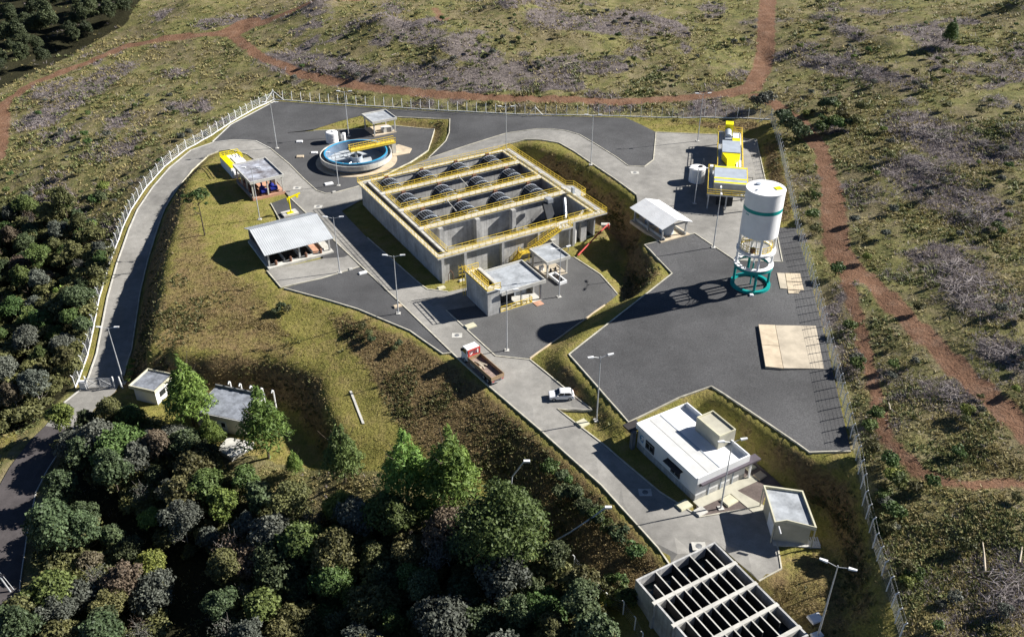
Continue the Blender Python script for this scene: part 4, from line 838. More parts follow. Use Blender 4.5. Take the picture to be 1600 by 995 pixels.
MB().box(1.0, 2.2, -1.6, -.6, 19.12, 19.3).obj('yellow_hatch', 'yellow_b', WT); MB().lathe([(.45, 19.2), (.45, 19.4), (.01, 19.42)], 14, (-.6, 1.5)).obj('vent', 'machine', WT); MB().lathe([(.2, 19.15), (.2, 19.3)], 8, (-2.1, -.4)).obj('vent', 'machine', WT)
for z0, z1, mm, ro, ri in ((-.2, .45, 'teal', 3.55, 2.95), (3.9, 4.5, 'teal', 3.45, 2.85), (4.5, 4.62, 'white', 3.5, 2.6), (7.2, 7.6, 'white', 3.45, 2.75), (10.6, 11.0, 'white', 3.3, 2.8)):
    MB().lathe([(ro, z0), (ro, z1), (ri, z1), (ri, z0)], 56, closed=True).obj('ring_beam', mm, WT)
for k in range(4):
    a = R(90 * k - 112); x, y = 3.1 * math.cos(a), 3.15 * math.sin(a)
    lg = MB().tube((x, y, -.2), (x, y, 4.2), .24, 10).obj('leg', 'teal', WT); MB().tube((x, y, 4.2), (x, y, 11), .22, 10).obj('leg', 'white', WT)
MB().tube((0, 0, 0), (0, 0, 4.5), .13, 10).obj('riser_pipe', 'teal', WT); MB().tube((0, 0, 4.5), (0, 0, 11), .13, 10).obj('riser_pipe', 'white', WT)
railing(MB(), [(2.7 * math.cos(R(a)), 2.7 * math.sin(R(a)), 7.6) for a in range(0, 361, 20)], r=.045, step=1).obj('gallery_rail', 'yellow', WT)
g = MB()
for x in (-.25, .25): g.tube((x, 2.5, 4.6), (x, 2.5, 11), .04, 4)
for k in range(18): g.tube((-.25, 2.5, 4.8 + k * .35), (.25, 2.5, 4.8 + k * .35), .03, 4)
g.obj('ladder', 'yellow', WT); MB().box(-2.2, -1.5, -1.9, -1.3, 7.6, 8.6).obj('control_box', 'brown', WT)

# ------------------------------------------------------------------ offices
o = P(1085, 782, 0); AD = thing('office_building', (o[0], o[1], 0), R(30.2), 'white single storey offices with flat roof and a beige water tank box', 'building')
AW, AL, AH = 8.9, 13.1, 4.3
bx('wall', 'whitewall', AD, 0, AW, 0, AL, .9, 3.1); bx('plinth', 'conc', AD, -.02, AW + .02, -.02, AL + .02, -.3, .9)
bx('wall', 'whitewall', AD, -.25, AW + .15, -.35, AL + .3, 3.35, 3.75); bx('fascia', 'mauve', AD, .3, AW + 2.0, -.75, .5, 3.05, 3.34); bx('fascia', 'mauve', AD, AW - .2, AW + 1.0, .51, 2.8, 3.05, 3.34); bx('soffit', 'mauve', AD, -.05, AW + .1, .5, AL + .25, 3.11, 3.33)
MB().box(-.25, AW + .15, -.35, -.15, 3.75, AH + .2).box(-.25, AW + .15, AL + .1, AL + .3, 3.75, AH).box(-.25, -.05, -.15, AL + .1, 3.75, AH - .1).box(AW - .05, AW + .15, -.15, AL + .1, 3.75, AH + .25).obj('parapet', 'whitewall', AD)
MB().hexa([(-.05, -.15, 3.76), (3.9, -.15, 3.76), (3.9, AL + .1, 3.76), (-.05, AL + .1, 3.76)], [(-.05, -.15, 4.0), (3.9, -.15, 4.25), (3.9, AL + .1, 4.25), (-.05, AL + .1, 4.0)]).obj('roof_sheet', 'roofgrey', AD)
bx('roof_deck', 'white', AD, 3.9, AW - .05, -.15, AL + .1, 3.76, 3.82); bx('roof_joint', 'machine', AD, 3.86, 3.98, 0, AL, 4.24, 4.29); bx('roof_joint', 'conc_l', AD, 2.0, 2.06, 0, AL, 4.12, 4.155)
bx('tank_box', 'beige', AD, 6.5, AW + .6, 3.4, 8.3, 3.8, 6.0); MB().box(6.5, AW + .6, 3.4, 3.55, 6, 6.25).box(6.5, AW + .6, 8.15, 8.3, 6, 6.25).box(6.5, 6.65, 3.55, 8.15, 6, 6.25).box(AW + .45, AW + .6, 3.55, 8.15, 6, 6.25).obj('tank_box_rim', 'beige_l', AD)
for y in (9.2, 3.4):                                 # street side windows
    wn = bx('window', 'frame', AD, -.12, .05, y, y + 1.9, 1.25, 2.7); bx('pane', 'glass', wn, -.14, -.118, y + .28, y + .9, 1.5, 2.45); bx('pane', 'glass', wn, -.14, -.118, y + 1.0, y + 1.62, 1.5, 2.45)
    MB().box(-.16, -.13, y + .2, y + 1.7, 1.42, 1.5).box(-.16, -.13, y + .2, y + 1.7, 2.45, 2.52).box(-.16, -.13, y + .9, y + 1.0, 1.5, 2.45).obj('window_frame', 'steel', wn)
MB().hexa([(-.95, 2.9, 2.85), (0, 2.9, 2.95), (0, 6.2, 2.95), (-.95, 6.2, 2.85)], [(-.95, 2.9, 2.95), (0, 2.9, 3.1), (0, 6.2, 3.1), (-.95, 6.2, 2.95)]).obj('awning', 'frame', AD)
bx('bracket', 'steel', AD, -.6, 0, 6.0, 6.15, 2.3, 2.85)
for i in range(4):                                   # gable side: four high strip windows between grey piers
    x = .35 + i * 2.15; wn = bx('window', 'frame', AD, x + .15, x + 1.75, -.06, .05, 2.35, 2.85); bx('pane', 'glass', wn, x + .22, x + 1.68, -.075, -.062, 2.42, 2.78)
for x in (2.32, 4.48, 6.63): bx('pier', 'machine', AD, x - .08, x + .08, -.1, 0, -.1, 3.05)
bx('post', 'white', AD, AW + .55, AW + .75, -.45, -.2, 0, 3.05); bx('path', 'beige', AD, -.3, AW + 1.4, -1.5, -.03, -.1, .1); MB().prism([(5.2, -1.5), (6.4, -1.5), (7.6, -5.6), (7.2, -6.6), (5.4, -5.9)], -.1, .09).obj('path', 'beige', AD)
bx('entrance_wall', 'conc_d', AD, -1.1, -.5, AL - .2, AL + .4, -.2, 3.0); bx('entrance_roof', 'frame', AD, -1.2, 1.2, AL + .31, AL + 2.2, 2.7, 3.0); bx('entrance_band', 'white', AD, -.6, 0, AL + .3, AL + .4, 2.2, 2.6)
g = MB()
def arc(c, r0, r1, a0, a1, n=16):
    vs = []
    for i in range(n + 1):
        a = R(a0 + (a1 - a0) * i / n); vs += [(-.03, c[0] + r0 * math.cos(a), c[1] + r0 * math.sin(a)), (-.03, c[0] + r1 * math.cos(a), c[1] + r1 * math.sin(a))]
    return MB().add(vs, [(2 * i, 2 * i + 1, 2 * i + 3, 2 * i + 2) for i in range(n)])
arc((12.0, 2.15), .45, .62, -120, 120, 20).obj('emblem', 'blue', AD); arc((12.35, 2.15), 0, .2, 0, 360, 14).obj('emblem', 'blue', AD); arc((11.9, 2.05), .12, .32, 90, 330, 14).obj('emblem', 'machine', AD)

# garage with kinked roof
gp = [P(*q, 3.6) for q in ((1192.4, 759.3), (1254.3, 768), (1276, 826), (1229, 814.5), (1210, 817.5))]
gx, gy = gp[4][0], gp[4][1]; GR = thing('garage', (gx, gy, 0), 0, 'beige garage with kinked flat roof and raised rim by the turning yard', 'garage')
pl = [(p[0] - gx, p[1] - gy) for p in gp]; cx_, cy_ = sum(p[0] for p in pl) / 5, sum(p[1] for p in pl) / 5
inn = [(cx_ + (p[0] - cx_) * .92, cy_ + (p[1] - cy_) * .94) for p in pl]; wal = [(cx_ + (p[0] - cx_) * .86, cy_ + (p[1] - cy_) * .8) for p in pl]
MB().prism(pl, 3.2, 3.45).obj('roof_slab', 'beige', GR); MB().prism(inn, 3.44, 3.5).obj('roof_top', 'rooftop', GR)
g = MB()
for i in range(5): a, b, c, d = pl[i], pl[(i + 1) % 5], inn[(i + 1) % 5], inn[i]; g.add([(*a, 3.45), (*b, 3.45), (*c, 3.45), (*d, 3.45), (*a, 3.85), (*b, 3.85), (*c, 3.85), (*d, 3.85)], [(0, 1, 5, 4), (2, 3, 7, 6), (4, 5, 6, 7)])
g.obj('roof_rim', 'beige_l', GR)
MB().prism([(p[0], p[1]) for p in (wal[0], wal[1], wal[2], (wal[4][0] + .1, wal[4][1]))], -.3, 3.2).obj('wall', 'beige', GR)
a, b = wal[0], (wal[4][0] + .1, wal[4][1]); dx, dy = b[0] - a[0], b[1] - a[1]
q0 = (a[0] + dx * .45 - .06, a[1] + dy * .45); q1 = (a[0] + dx * .97 - .06, a[1] + dy * .97); MB().add([(*q0, .1), (*q1, .1), (*q1, 2.6), (*q0, 2.6)], [(0, 1, 2, 3)]).obj('white_door', 'white', GR)
for p in (pl[4], pl[2], pl[0]): MB().tube((p[0] * .97 + cx_ * .03, p[1] * .97 + cy_ * .03, 0), (p[0] * .97 + cx_ * .03, p[1] * .97 + cy_ * .03, 3.2), .1, 8).obj('post', 'beige', GR)
MB().tube((pl[4][0] + .55, pl[4][1] - .15, 3.3), (pl[4][0] + .75, pl[4][1] - .9, 2.7), .11, 6).obj('spout', 'white', GR); MB().prism([(wal[4][0], wal[4][1] - .9), (wal[2][0] + 1.6, wal[2][1] - .6), (wal[2][0] + 1.6, wal[2][1] + .5), (wal[4][0], wal[4][1] + .2)], -.2, .12).obj('path', 'conc_l', GR)
gl = MB(); 
for k in range(5): gl.box(wal[2][0] + .3 + k * .3, wal[2][0] + .45 + k * .3, wal[2][1] - .3, wal[2][1] + 1.2, .12, .2)
gl.obj('step_grate', 'steel', GR)

# ------------------------------------------------------------------ lower open basin with baffles
o = P(993, 905, .9); LT = thing('open_basin', (o[0], o[1], 0), R(29.5), 'open concrete basin split into many narrow dark bays in the foreground', 'tank')
# local x along the upper left edge, y negative towards the camera
BW, BL, zt = 12.6, 16.5, .9
bx('outer_wall', 'conc', LT, 0, BW, -.25, 0, -5, zt); bx('outer_wall', 'conc', LT, 0, .25, -BL, -.25, -5, zt); bx('outer_wall', 'conc', LT, BW - .25, BW, -BL, -.25, -5, zt); bx('outer_wall', 'conc', LT, .25, BW - .25, -BL, -BL + .25, -5, zt); bx('water', 'water', LT, .25, BW - .25, -BL + .25, -.25, -1.7, -.7)
rows = [-.25, -4.0, -7.7, -11.4, -15.1]
for y in rows[1:]: bx('cross_beam', 'conc_l', LT, -.35, BW + .1, y - .25, y + .25, -1.4, zt + .02)
for ri in range(4):
    y1, y0 = rows[ri] - (.0 if ri == 0 else .25), rows[ri + 1] + .25
    for k in range(1, 9):
        x = .25 + (BW - .5) * k / 9; a, b = y0, y1
        if ri == 0 and k % 2: b = y1 - 1.5
        if ri == 3 and k % 2 == 0: a = y0 + 1.3
        q = bx('baffle', 'dark', LT, x - .06, x + .06, a, b, -1.6, zt - .08); bx('cap', 'conc_l', q, x - .08, x + .08, a, b, zt - .08, zt - .02)  # near-black sides carry the shade of the bays as colour; only tops stay pale
for y in rows[1:]: bx('buttress', 'conc', LT, -.35, -.003, y - .2, y + .2, -5, zt - .3)

# ------------------------------------------------------------------ gate house, electrical house, gate
o = P(242, 614, -7.0); zg = -10.2
gh = canopy('gate_house', (o[0], o[1], zg), R(-19), 5.4, 5.4, 3.2, 'small white gate house with cream rimmed flat roof by the gate', 'beige_l', posts=False, top='roof_dark'); gh['category'] = 'building'; gh.rotation_euler[2] = R(-108 + 180)
bx('wall', 'whitewall', gh, .5, 4.9, .5, 4.9, -.3, 2.95); wn = bx('window', 'frame', gh, 1.5, 3.0, .44, .52, 1.1, 2.2); bx('pane', 'glass', wn, 1.6, 2.9, .42, .438, 1.2, 2.1); bx('door', 'frame', gh, 3.6, 4.5, .44, .52, 0, 2.1)
o = P(378, 656, -6.6); eh = thing('electrical_house', (o[0], o[1], -10.2), R(163), 'low electrical house with dark flat roof behind the pines', 'building')
bx('wall', 'beige', eh, 0, 9.0, -6.6, 0, -.6, 3.3); bx('roof_slab', 'conc', eh, -.3, 9.3, -6.9, .3, 3.3, 3.5); bx('roof_top', 'roof_dark', eh, -.1, 9.1, -6.7, .1, 3.49, 3.56); bx('parapet', 'conc_d', eh, -.3, 9.3, -6.95, -6.7, 3.5, 4.0)
wn = bx('door', 'machine', eh, 3.2, 5.4, -.02, .05, 0, 2.4); bx('pane', 'glass', wn, 3.5, 4.2, .05, .07, 1.2, 2.1)
for k in range(5):
    x = -1.6 + k * 2.1; MB().path([(x, -7.6, -.2), (x, -7.6, 4.4), (x + .0, -7.3, 4.75), (x + .0, -7.0, 4.4)], .13, 6).obj('vent_pipe', 'white', eh)
o = G(370, 700); dk = thing('loading_deck', (o[0], o[1], o[2]), R(-17), 'small pale concrete deck with white edge below the electrical house', 'deck'); MB().prism([(-2.6, -1.6), (.6, -2.6), (2.8, .4), (2.2, 1.8), (-2.6, 1.6)], -.6, .35).obj('slab', 'conc_l', dk); MB().path([(.6, -2.6, .35), (2.8, .4, .4)], .16, 4).path([(1.1, 1.6, .4), (1.4, -1.4, .4)], .08, 4).obj('edge_beam', 'white', dk)
a = P(137.5, 605, -10.1); b = P(179, 605, -10.1); GT = thing('gate', (a[0], a[1], -10.15), math.atan2(b[1] - a[1], b[0] - a[0]), 'white sliding gate of braced metal frame across the access road', 'gate'); L = math.dist(a, b)
fr = MB()
for z in (.25, 2.0): fr.tube((0, 0, z), (L, 0, z), .06, 5)
for k in range(3): fr.tube((L * k / 2, 0, .25), (L * k / 2, 0, 2), .06, 5)
for k in range(2): fr.tube((L * k / 2, 0, .25), (L * (k + 1) / 2, 0, 2), .045, 4); fr.tube((L * k / 2, 0, 2), (L * (k + 1) / 2, 0, .25), .045, 4)
fr.obj('gate_frame', 'pole', GT)
g = MB()
for k in range(24): g.tube((L * (k + .5) / 24, 0, .25), (L * (k + .5) / 24, 0, 2), .016, 3)
g.obj('bars', 'pole', GT); MB().box(-1.3, -.2, -.4, .4, -.3, 1.4).obj('gate_pier', 'whitewall', GT); MB().tube((-.1, 0, -.2), (-.1, 0, 2.5), .13, 6).obj('gate_post', 'white', GT); MB().tube((L + .1, 0, -.2), (L + .1, 0, 2.4), .13, 6).obj('gate_post', 'white', GT)
MB().tube((L + 1.1, .3, 0), (L + 1.1, .3, 2.2), .2, 6, .1).tube((L + 1.6, -.3, 0), (L + 1.1, .3, 2.2), .1, 5).obj('end_strut', 'white', GT)

# ------------------------------------------------------------------ slabs, covers, lamp posts
o = P(1185, 507, ZP); sl = thing('concrete_slab', (o[0], o[1], float(hgt(o[0], o[1]))), R(-5), 'large tan concrete slab by the right fence', 'slab')
q = [P(*p, ZP) for p in ((1185, 507), (1211, 508), (1275, 509), (1288, 577), (1224, 576), (1196, 573))]; sl.rotation_euler[2] = 0; sl.location[2] = max(float(hgt(p[0], p[1])) for p in q) - .02; lc = [(p[0] - o[0], p[1] - o[1]) for p in q]
mm = lambda a, b: ((a[0] + b[0]) / 2, (a[1] + b[1]) / 2)
m1, m2 = mm(lc[0], lc[5]), mm(lc[1], lc[4])
for nm, pts, mt in (('slab_panel', [lc[0], lc[1], m2, m1], 'conc_warm'), ('slab_panel', [m1, m2, lc[4], lc[5]], 'conc_warm'), ('slab_panel', [lc[1], lc[2], lc[3], lc[4]], 'slabpad')):
    c_ = (sum(p[0] for p in pts) / len(pts), sum(p[1] for p in pts) / len(pts)); MB().prism([(c_[0] + (p[0] - c_[0]) * .985, c_[1] + (p[1] - c_[1]) * .985) for p in pts], -.4, .1).obj(nm, mt, sl)
o = P(1214, 427, ZP); sl = thing('concrete_slab', (o[0], o[1], float(hgt(o[0], o[1]))), 0, 'small tan slab in squares on the gravel right of the water tower', 'slab')
for pts in ([(1214, 427), (1226, 427.5), (1230, 452), (1219, 451)], [(1227, 427.5), (1250, 428), (1253, 441), (1229, 440)], [(1229, 441), (1253, 442), (1256, 454), (1231, 453)], [(1231, 454), (1250, 455), (1247, 459), (1232, 459)]):
    MB().prism([(P(*p, ZP)[0] - o[0], P(*p, ZP)[1] - o[1]) for p in pts], -.3, .12).obj('slab_panel', 'conc_warm' if pts[0][0] > 1220 else 'slabpad', sl)

def cover(u, v, w, d, rz, label, m='conc_l', h=.3, z=None):
    o = G(u, v) if z is None else P(u, v, z); t = thing('access_cover', (o[0], o[1], o[2]), rz, label, 'cover', 'concrete access covers on the ground')
    bx('kerb_frame', m, t, -w / 2, w / 2, -d / 2, d / 2, -.1, h * .7); bx('lid', m, t, -w / 2 + .08, w / 2 - .08, -d / 2 + .08, d / 2 - .08, h * .7, h); return t
CV = [(468, 222, 1.6, 1.1, 5, 'white access cover left of the clarifier, farthest back', 'white'), (491, 239.5, 1.6, 1.1, 5, 'white access cover just left of the clarifier wall', 'white'), (469, 245.5, 1.8, 1.3, 5, 'tan access cover left of the clarifier', 'conc_warm'),
      (514, 288, 2, 1.2, 25, 'white access cover in front of the clarifier by the drive', 'white'), (522, 301, .9, .7, 25, 'small pale access cover on the kerb in front of the clarifier', 'conc_l'), (567, 427, 1.6, .8, 30, 'white access cover beside the apron of the pump shed', 'white'),
      (548, 421, .8, .6, 30, 'small pale cover at the corner of the shed apron', 'conc_l'), (621, 479, 1.5, .9, 30, 'pale cover beside the lamp post on the central drive', 'conc_warm'), (735, 510, 2.0, 1.3, 32, 'cream access cover on the gravel below the filter house', 'beige_l'),
      (689.5, 450.5, 1.5, .9, 30, 'cream cover on the grass at the near corner of the big tank', 'beige_l'), (722, 439, 1.3, .8, 30, 'pale cover against the front wall of the big tank', 'conc_l'), (910, 662, 1.7, 1.5, 35, 'cream square cover on the grass by the parking bay', 'beige_l'),
      (1068, 790, 2.0, 1.5, 32, 'cream square cover at the near corner of the offices', 'beige_l'), (1094, 800, 1.7, 1.3, 35, 'white square cover below the offices by the kerb', 'conc_l'), (1139, 783, 2.0, 1.6, 35, 'largest cream square cover on the brown gravel by the offices', 'beige_l'), (1172, 732, 1.5, 1.1, 30, 'cream cover behind the right corner of the offices', 'beige_l'), (1187, 744, 1.6, 1.3, 35, 'orange cream cover in the gravel behind the garage path', 'conc_warm'),
      (1274, 967, 1.6, 1.3, 20, 'white square cover on the brown grass right of the open basin', 'white'), (1276, 993, 1.4, .8, 20, 'white cover at the bottom edge right of the open basin', 'white'), (1174, 462, .7, .6, 0, 'tiny white cover below the water tower', 'white'), (900, 468, .01, .01, 0, '', '')]
for u, v, w, d, r_, lb, m_ in CV:
    if lb: cover(u, v, w, d, R(r_), lb, m_)
def manhole(u, v, label, z=0.0):
    o = P(u, v, z); t = thing('manhole', (o[0], o[1], o[2] + .03), 0, label, 'manhole', 'round manholes in the paving')
    MB().prism([(-.9, -.7), (.9, -.7), (.9, .7), (-.9, .7)], -.05, .012).obj('surround', 'conc_l', t); MB().lathe([(.42, 0), (.42, .035), (.01, .04)], 20).obj('lid', 'conc_d', t)
manhole(464, 294, 'round manhole in the drive beside the clarifier'); manhole(497, 323, 'round manhole in the drive at the left corner of the big tank'); manhole(714, 524, 'square framed manhole in the drive above the truck'); manhole(1008, 769, 'manhole in the shadow of the offices'); manhole(1092, 853, 'manhole above the open basin'); manhole(992, 270, 'round manhole in the upper paved drive', ZP)

LP0 = None
def lamp(u, v, z, label, rz=0, h=12.0, lean=0.0):
    global LP0
    o = P(u, v, z) if z is not None else G(u, v)
    zz = float(hgt(o[0], o[1]))
    if LP0 is None:
        LP0 = thing('street_lamp', (0, 0, 0), 0, 'x', 'street lamp', 'twin arm street lamps around the plant')
        MB().tube((0, 0, -.5), (0, 0, 6), .12, 8, .1).tube((0, 0, 6), (0, 0, 12), .09, 8, .06).obj('pole', 'pole', LP0)
        bx('footing', 'conc_l', LP0, -.4, .4, -.4, .4, -.3, .14)
        for s_ in (-1, 1):
            MB().tube((0, 0, 11.75), (s_ * 1.2, 0, 12.1), .045, 5).obj('arm', 'pole', LP0)
            MB().hexa([(s_ * 1.1, -.2, 12.0), (s_ * 2.0, -.16, 12.14), (s_ * 2.0, .16, 12.14), (s_ * 1.1, .2, 12.0)][::s_], [(s_ * 1.1, -.16, 12.2), (s_ * 2.0, -.1, 12.25), (s_ * 2.0, .1, 12.25), (s_ * 1.1, .16, 12.2)][::s_]).obj('lamp_head', 'white', LP0)
        t = LP0
    else: t = copy_tree(LP0)
    t.location = (o[0], o[1], zz); t.rotation_euler = (0, lean, rz); t.scale = (1, 1, h / 12); t['label'] = label
for a in ((433, 232, 0, 'tall twin lamp post on the gravel left of the clarifier'), (545, 213, 0, 'tall twin lamp post behind the clarifier beside the white tank'), (529, 290, 0, 'lamp post in front of the clarifier by the drive', 0, 8.2), (531, 426, 0, 'twin lamp post at the front of the pump shed apron'), (622.5, 490, 0, 'twin lamp post beside the central drive above the grassy slope'),
          (791, 232, 3.4, 'twin lamp post behind the far corner of the big tank'), (792, 547.5, 0, 'twin lamp post on the gravel in front of the filter house'), (873.5, 464, 0, 'lamp post on the gravel beside the white trough', R(20), 10.4), (923, 258, 4.4, 'twin lamp post on the grass above the hollow'), (1090, 221, ZP, 'twin lamp post behind the white tank in the paved yard', R(5)),
          (1114.5, 387, ZP, 'twin lamp post on the upper gravel left of the water tower', R(80)), (932, 657, None, 'twin lamp post on the slope beside the white car', R(15)), (1126, 794, 0, 'twin lamp post in the gravel in front of the offices', R(10)), (1278, 992, 0, 'twin lamp post on the brown grass right of the open basin', R(-25)),
          (194, 599, None, 'twin lamp post beside the gate on the access ramp'), (406, 343, 0, 'slim lamp post on the lawn in front of the pump house'), (1085, 318, ZP, 'plain lamp post in the shadow left of the dewatering machine', 0, 8)):
    lamp(*a)
def leaning(base, pts, label):
    o = G(*base); t = thing('street_lamp', o, 0, label, 'street lamp')
    MB().path([(p[0], p[1], p[2]) for p in pts], .1, 6).obj('pole', 'pole', t); e = pts[-1]
    MB().box(e[0] - .1, e[0] + .8, e[1] - .2, e[1] + .2, e[2] - .1, e[2] + .15).obj('lamp_head', 'white', t)
leaning((850, 866), [(0, 0, -.5), (.2, .3, 1.2), (3.5, 1, 3.2), (6.5, 1.8, 5.2), (8.2, 2.2, 6.6)], 'leaning lamp post sticking out over the brown slope')
leaning((795, 790), [(0, 0, -.5), (.5, .2, 5.5), (2.2, .4, 8.2)], 'lamp post head rising behind the bright green pines')
# power pole at lower left
o = G(18, 925); t = thing('power_pole', o, 0, 'leaning white power pole beside the asphalt street', 'pole'); MB().path([(0, 0, -.5), (-2.4, .6, 9.5)], .14, 8, .1).obj('pole', 'pole', t); MB().path([(.4, .2, 0), (-1.8, .4, 8)], .05, 4).obj('stay', 'pole', t); MB().tube((-3.4, .6, 9.2), (-1.4, .6, 9.2), .06, 4).obj('crossarm', 'pole', t)

# ------------------------------------------------------------------ fences
pm = MB().box(-.058, .058, -.058, .058, -.5, 2.3).hexa([(-.058, -.058, 2.3), (.058, -.058, 2.3), (.058, .058, 2.3), (-.058, .058, 2.3)], [(-.05, -.3, 2.7), (.05, -.3, 2.7), (.05, -.2, 2.7), (-.05, -.2, 2.7)]).mesh('post'); pm.materials.append(M['white'])
def fence(name, pts, label, step=2.7, beam=True, mesh=0, side=1):
    t = thing(name, (0, 0, 0), 0, label, 'fence'); d = 0; dense = []
    for i in range(len(pts) - 1):
        a, b = Vector(pts[i][:2]), Vector(pts[i + 1][:2]); L = (b - a).length; n = max(1, round(L / step)); an = math.atan2(b.y - a.y, b.x - a.x)
        for k in range(n + (1 if i == len(pts) - 2 else 0)):
            p = a.lerp(b, k / n); dense.append((p.x, p.y, an + (0 if side > 0 else math.pi)))
    w = MB(); prev = None; bm = []
    for x, y, an in dense:
        z = float(hgt(x, y)); o = link('post', pm, t); o.location = (x, y, z); o.rotation_euler = (random.uniform(-.02, .02), random.uniform(-.02, .02), an)
        if prev:
            for hh in (.35, .75, 1.15, 1.55, 1.95, 2.25): w.tube((prev[0], prev[1], prev[2] + hh), (x, y, z + hh), .011, 3)
            for k in range(mesh): w.tube((prev[0] + (x - prev[0]) * k / mesh, prev[1] + (y - prev[1]) * k / mesh, prev[2] + (z - prev[2]) * k / mesh + .2), (prev[0] + (x - prev[0]) * (k + 1) / mesh, prev[1] + (y - prev[1]) * (k + 1) / mesh, prev[2] + (z - prev[2]) * (k + 1) / mesh + 2.25), .006, 3)
            if mesh:
                ox, oy = rot2(0, -.38, an); w.tube((prev[0] + ox * .6, prev[1] + oy * .6, prev[2] + 2.65), (x + ox * .6, y + oy * .6, z + 2.65), .01, 3)
        prev = (x, y, z); bm.append((x, y))
    w.obj('wire_mesh', 'steel', t)
    if beam:
        k = kerb('base_beam', bm, None, w=.14, h=.18, m='white'); k.parent = t
        for key in ('label', 'category', 'kind'):
            if key in k: del k[key]
    return t
fence('fence', [P(*p) for p in fence_back], 'white post and wire fence along the back of the plant', side=-1)
fence('fence', FL, 'white post and wire fence curving down the left side to the gate')
fence('fence', [P(*p) for p in fence_right[:-1]], 'grey white post and wire fence down the right side', side=-1, beam=False, step=2.3, mesh=8)
LF = [P(*p) for p in ((895, 905, -6.5), (926, 938, -5.6), (946, 955, -5.2), (972, 972, -4.9), (990, 992, -4.6), (1002, 1015, -4.6))]
fence('fence', [(p[0], p[1]) for p in LF], 'short run of bent white fence posts left of the open basin', beam=False, step=3)
t = thing('corner_brace', P(428, 156, 1.2), 0, 'white braced corner post where the back fence meets the left fence', 'brace'); MB().tube((0, 0, 0), (0, 0, 3), .14, 6).tube((0, 0, 2.6), (3, -.5, 0), .09, 5).tube((0, 0, 2.6), (-2, -2.2, 0), .09, 5).obj('strut', 'white', t)
o = P(836, 181, 3.3); t = thing('corner_brace', (o[0], o[1], float(hgt(o[0], o[1]))), 0, 'white A shaped brace in the middle of the back fence', 'brace'); MB().tube((0, -.1, 2.3), (2.2, -.1, 0), .08, 5).tube((0, -.1, 2.3), (-2.2, -.1, 0), .08, 5).obj('strut', 'white', t)
o = P(1196, 190, 6.9); t = thing('corner_brace', (o[0], o[1], float(hgt(o[0], o[1]))), 0, 'grey white brace at the back right fence corner', 'brace'); MB().tube((1.4, 0, 2.2), (-1.6, 0, 0), .08, 5).obj('strut', 'white', t)

# ------------------------------------------------------------------ flatbed truck
o = P(757, 583, 0); TK = thing('flatbed_truck', (-4.55, 119.1, .03), R(-55.3), 'flatbed truck with white cab, red headboard and rusty bed on the drive', 'truck')
# local x towards the tail, cab at negative x
bx('chassis', 'frame', TK, -4.9, 3.6, -.45, .45, .75, 1.0)
bd = bx('cargo_bed', 'bed', TK, -2.9, 4.0, -1.22, 1.22, 1.05, 1.2)
for a in ((-2.9, 4.0, -1.25, -1.17, 1.2, 1.85), (-2.9, 4.0, 1.17, 1.25, 1.2, 1.85), (-2.9, -2.82, -1.17, 1.17, 1.2, 1.85), (3.92, 4.0, -1.17, 1.17, 1.2, 1.85)): bx('side_board', 'wood', bd, *a)
MB().box(-3.2, -3.0, -1.2, -.95, 1.05, 3.05).box(-3.2, -3.0, .95, 1.2, 1.05, 3.05).box(-3.2, -3.0, -.95, .95, 2.85, 3.05).box(-3.2, -3.0, -.95, .95, 1.05, 1.9).tube((-3.1, -.4, 1.9), (-3.1, .4, 2.9), .07, 5).obj('headboard', 'red', TK)
cb = MB()
prof = [(-3.35, .75), (-3.35, 2.95), (-3.6, 3.1), (-4.75, 3.05), (-5.15, 1.95), (-5.25, 1.7), (-5.25, .55), (-4.9, .55)]
n = len(prof); cb.add([(x, -1.15, z) for x, z in prof] + [(x, 1.15, z) for x, z in prof], [tuple(range(n))[::-1], tuple(range(n, 2 * n))] + [(i, (i + 1) % n, n + (i + 1) % n, n + i) for i in range(n)]); cb.obj('cab', 'white', TK)
MB().add([(-4.83, -1.0, 2.93), (-5.15, -1.0, 2.02), (-5.15, 1.0, 2.02), (-4.83, 1.0, 2.93)], [(0, 1, 2, 3)]).obj('windscreen', 'glass', TK).location.x = -.02
for s_ in (-1, 1):
    y = 1.165 * s_; MB().add([(-4.7, y, 2.85), (-5.0, y, 2.0), (-3.7, y, 2.0), (-3.7, y, 2.85)], [(0, 1, 2, 3)]).obj('side_window', 'glass', TK); MB().box(-5.0, -4.85, s_ * 1.2 - .02, s_ * 1.45 + .02 * s_, 2.1, 2.6).obj('mirror', 'frame', TK) if s_ > 0 else MB().box(-5.0, -4.85, -1.45, -1.2, 2.1, 2.6).obj('mirror', 'frame', TK)
    bx('headlight', 'machine', TK, -5.28, -5.25, s_ * .85 - .2, s_ * .85 + .2, .8, 1.1); bx('tail_light', 'red', TK, 4.0, 4.04, s_ * .9 - .2, s_ * .9 + .2, .85, 1.02)
bx('bumper', 'frame', TK, -5.35, -5.24, -1.15, 1.15, .45, .75); bx('rear_bumper', 'steel', TK, 3.7, 3.85, -1.1, 1.1, .55, .75); bx('grille', 'frame', TK, -5.27, -5.24, -.6, .6, 1.2, 1.6)
def wheel(par, x, y, r, w, s_):
    t = MB().tube((x, y - w / 2, r), (x, y + w / 2, r), r, 18).obj('wheel', 'tyre', par); MB().tube((x, y + s_ * w / 2, r), (x, y + s_ * (w / 2 + .02), r), r * .55, 12).obj('rim', 'steel', t)
for s_ in (-1, 1):
    for x in (-4.25, 1.5, 2.7): wheel(TK, x, s_ * .98, .48, .34, s_)
bx('fuel_tank', 'steel', TK, -2.6, -1.4, -1.1, -.6, .5, .95)
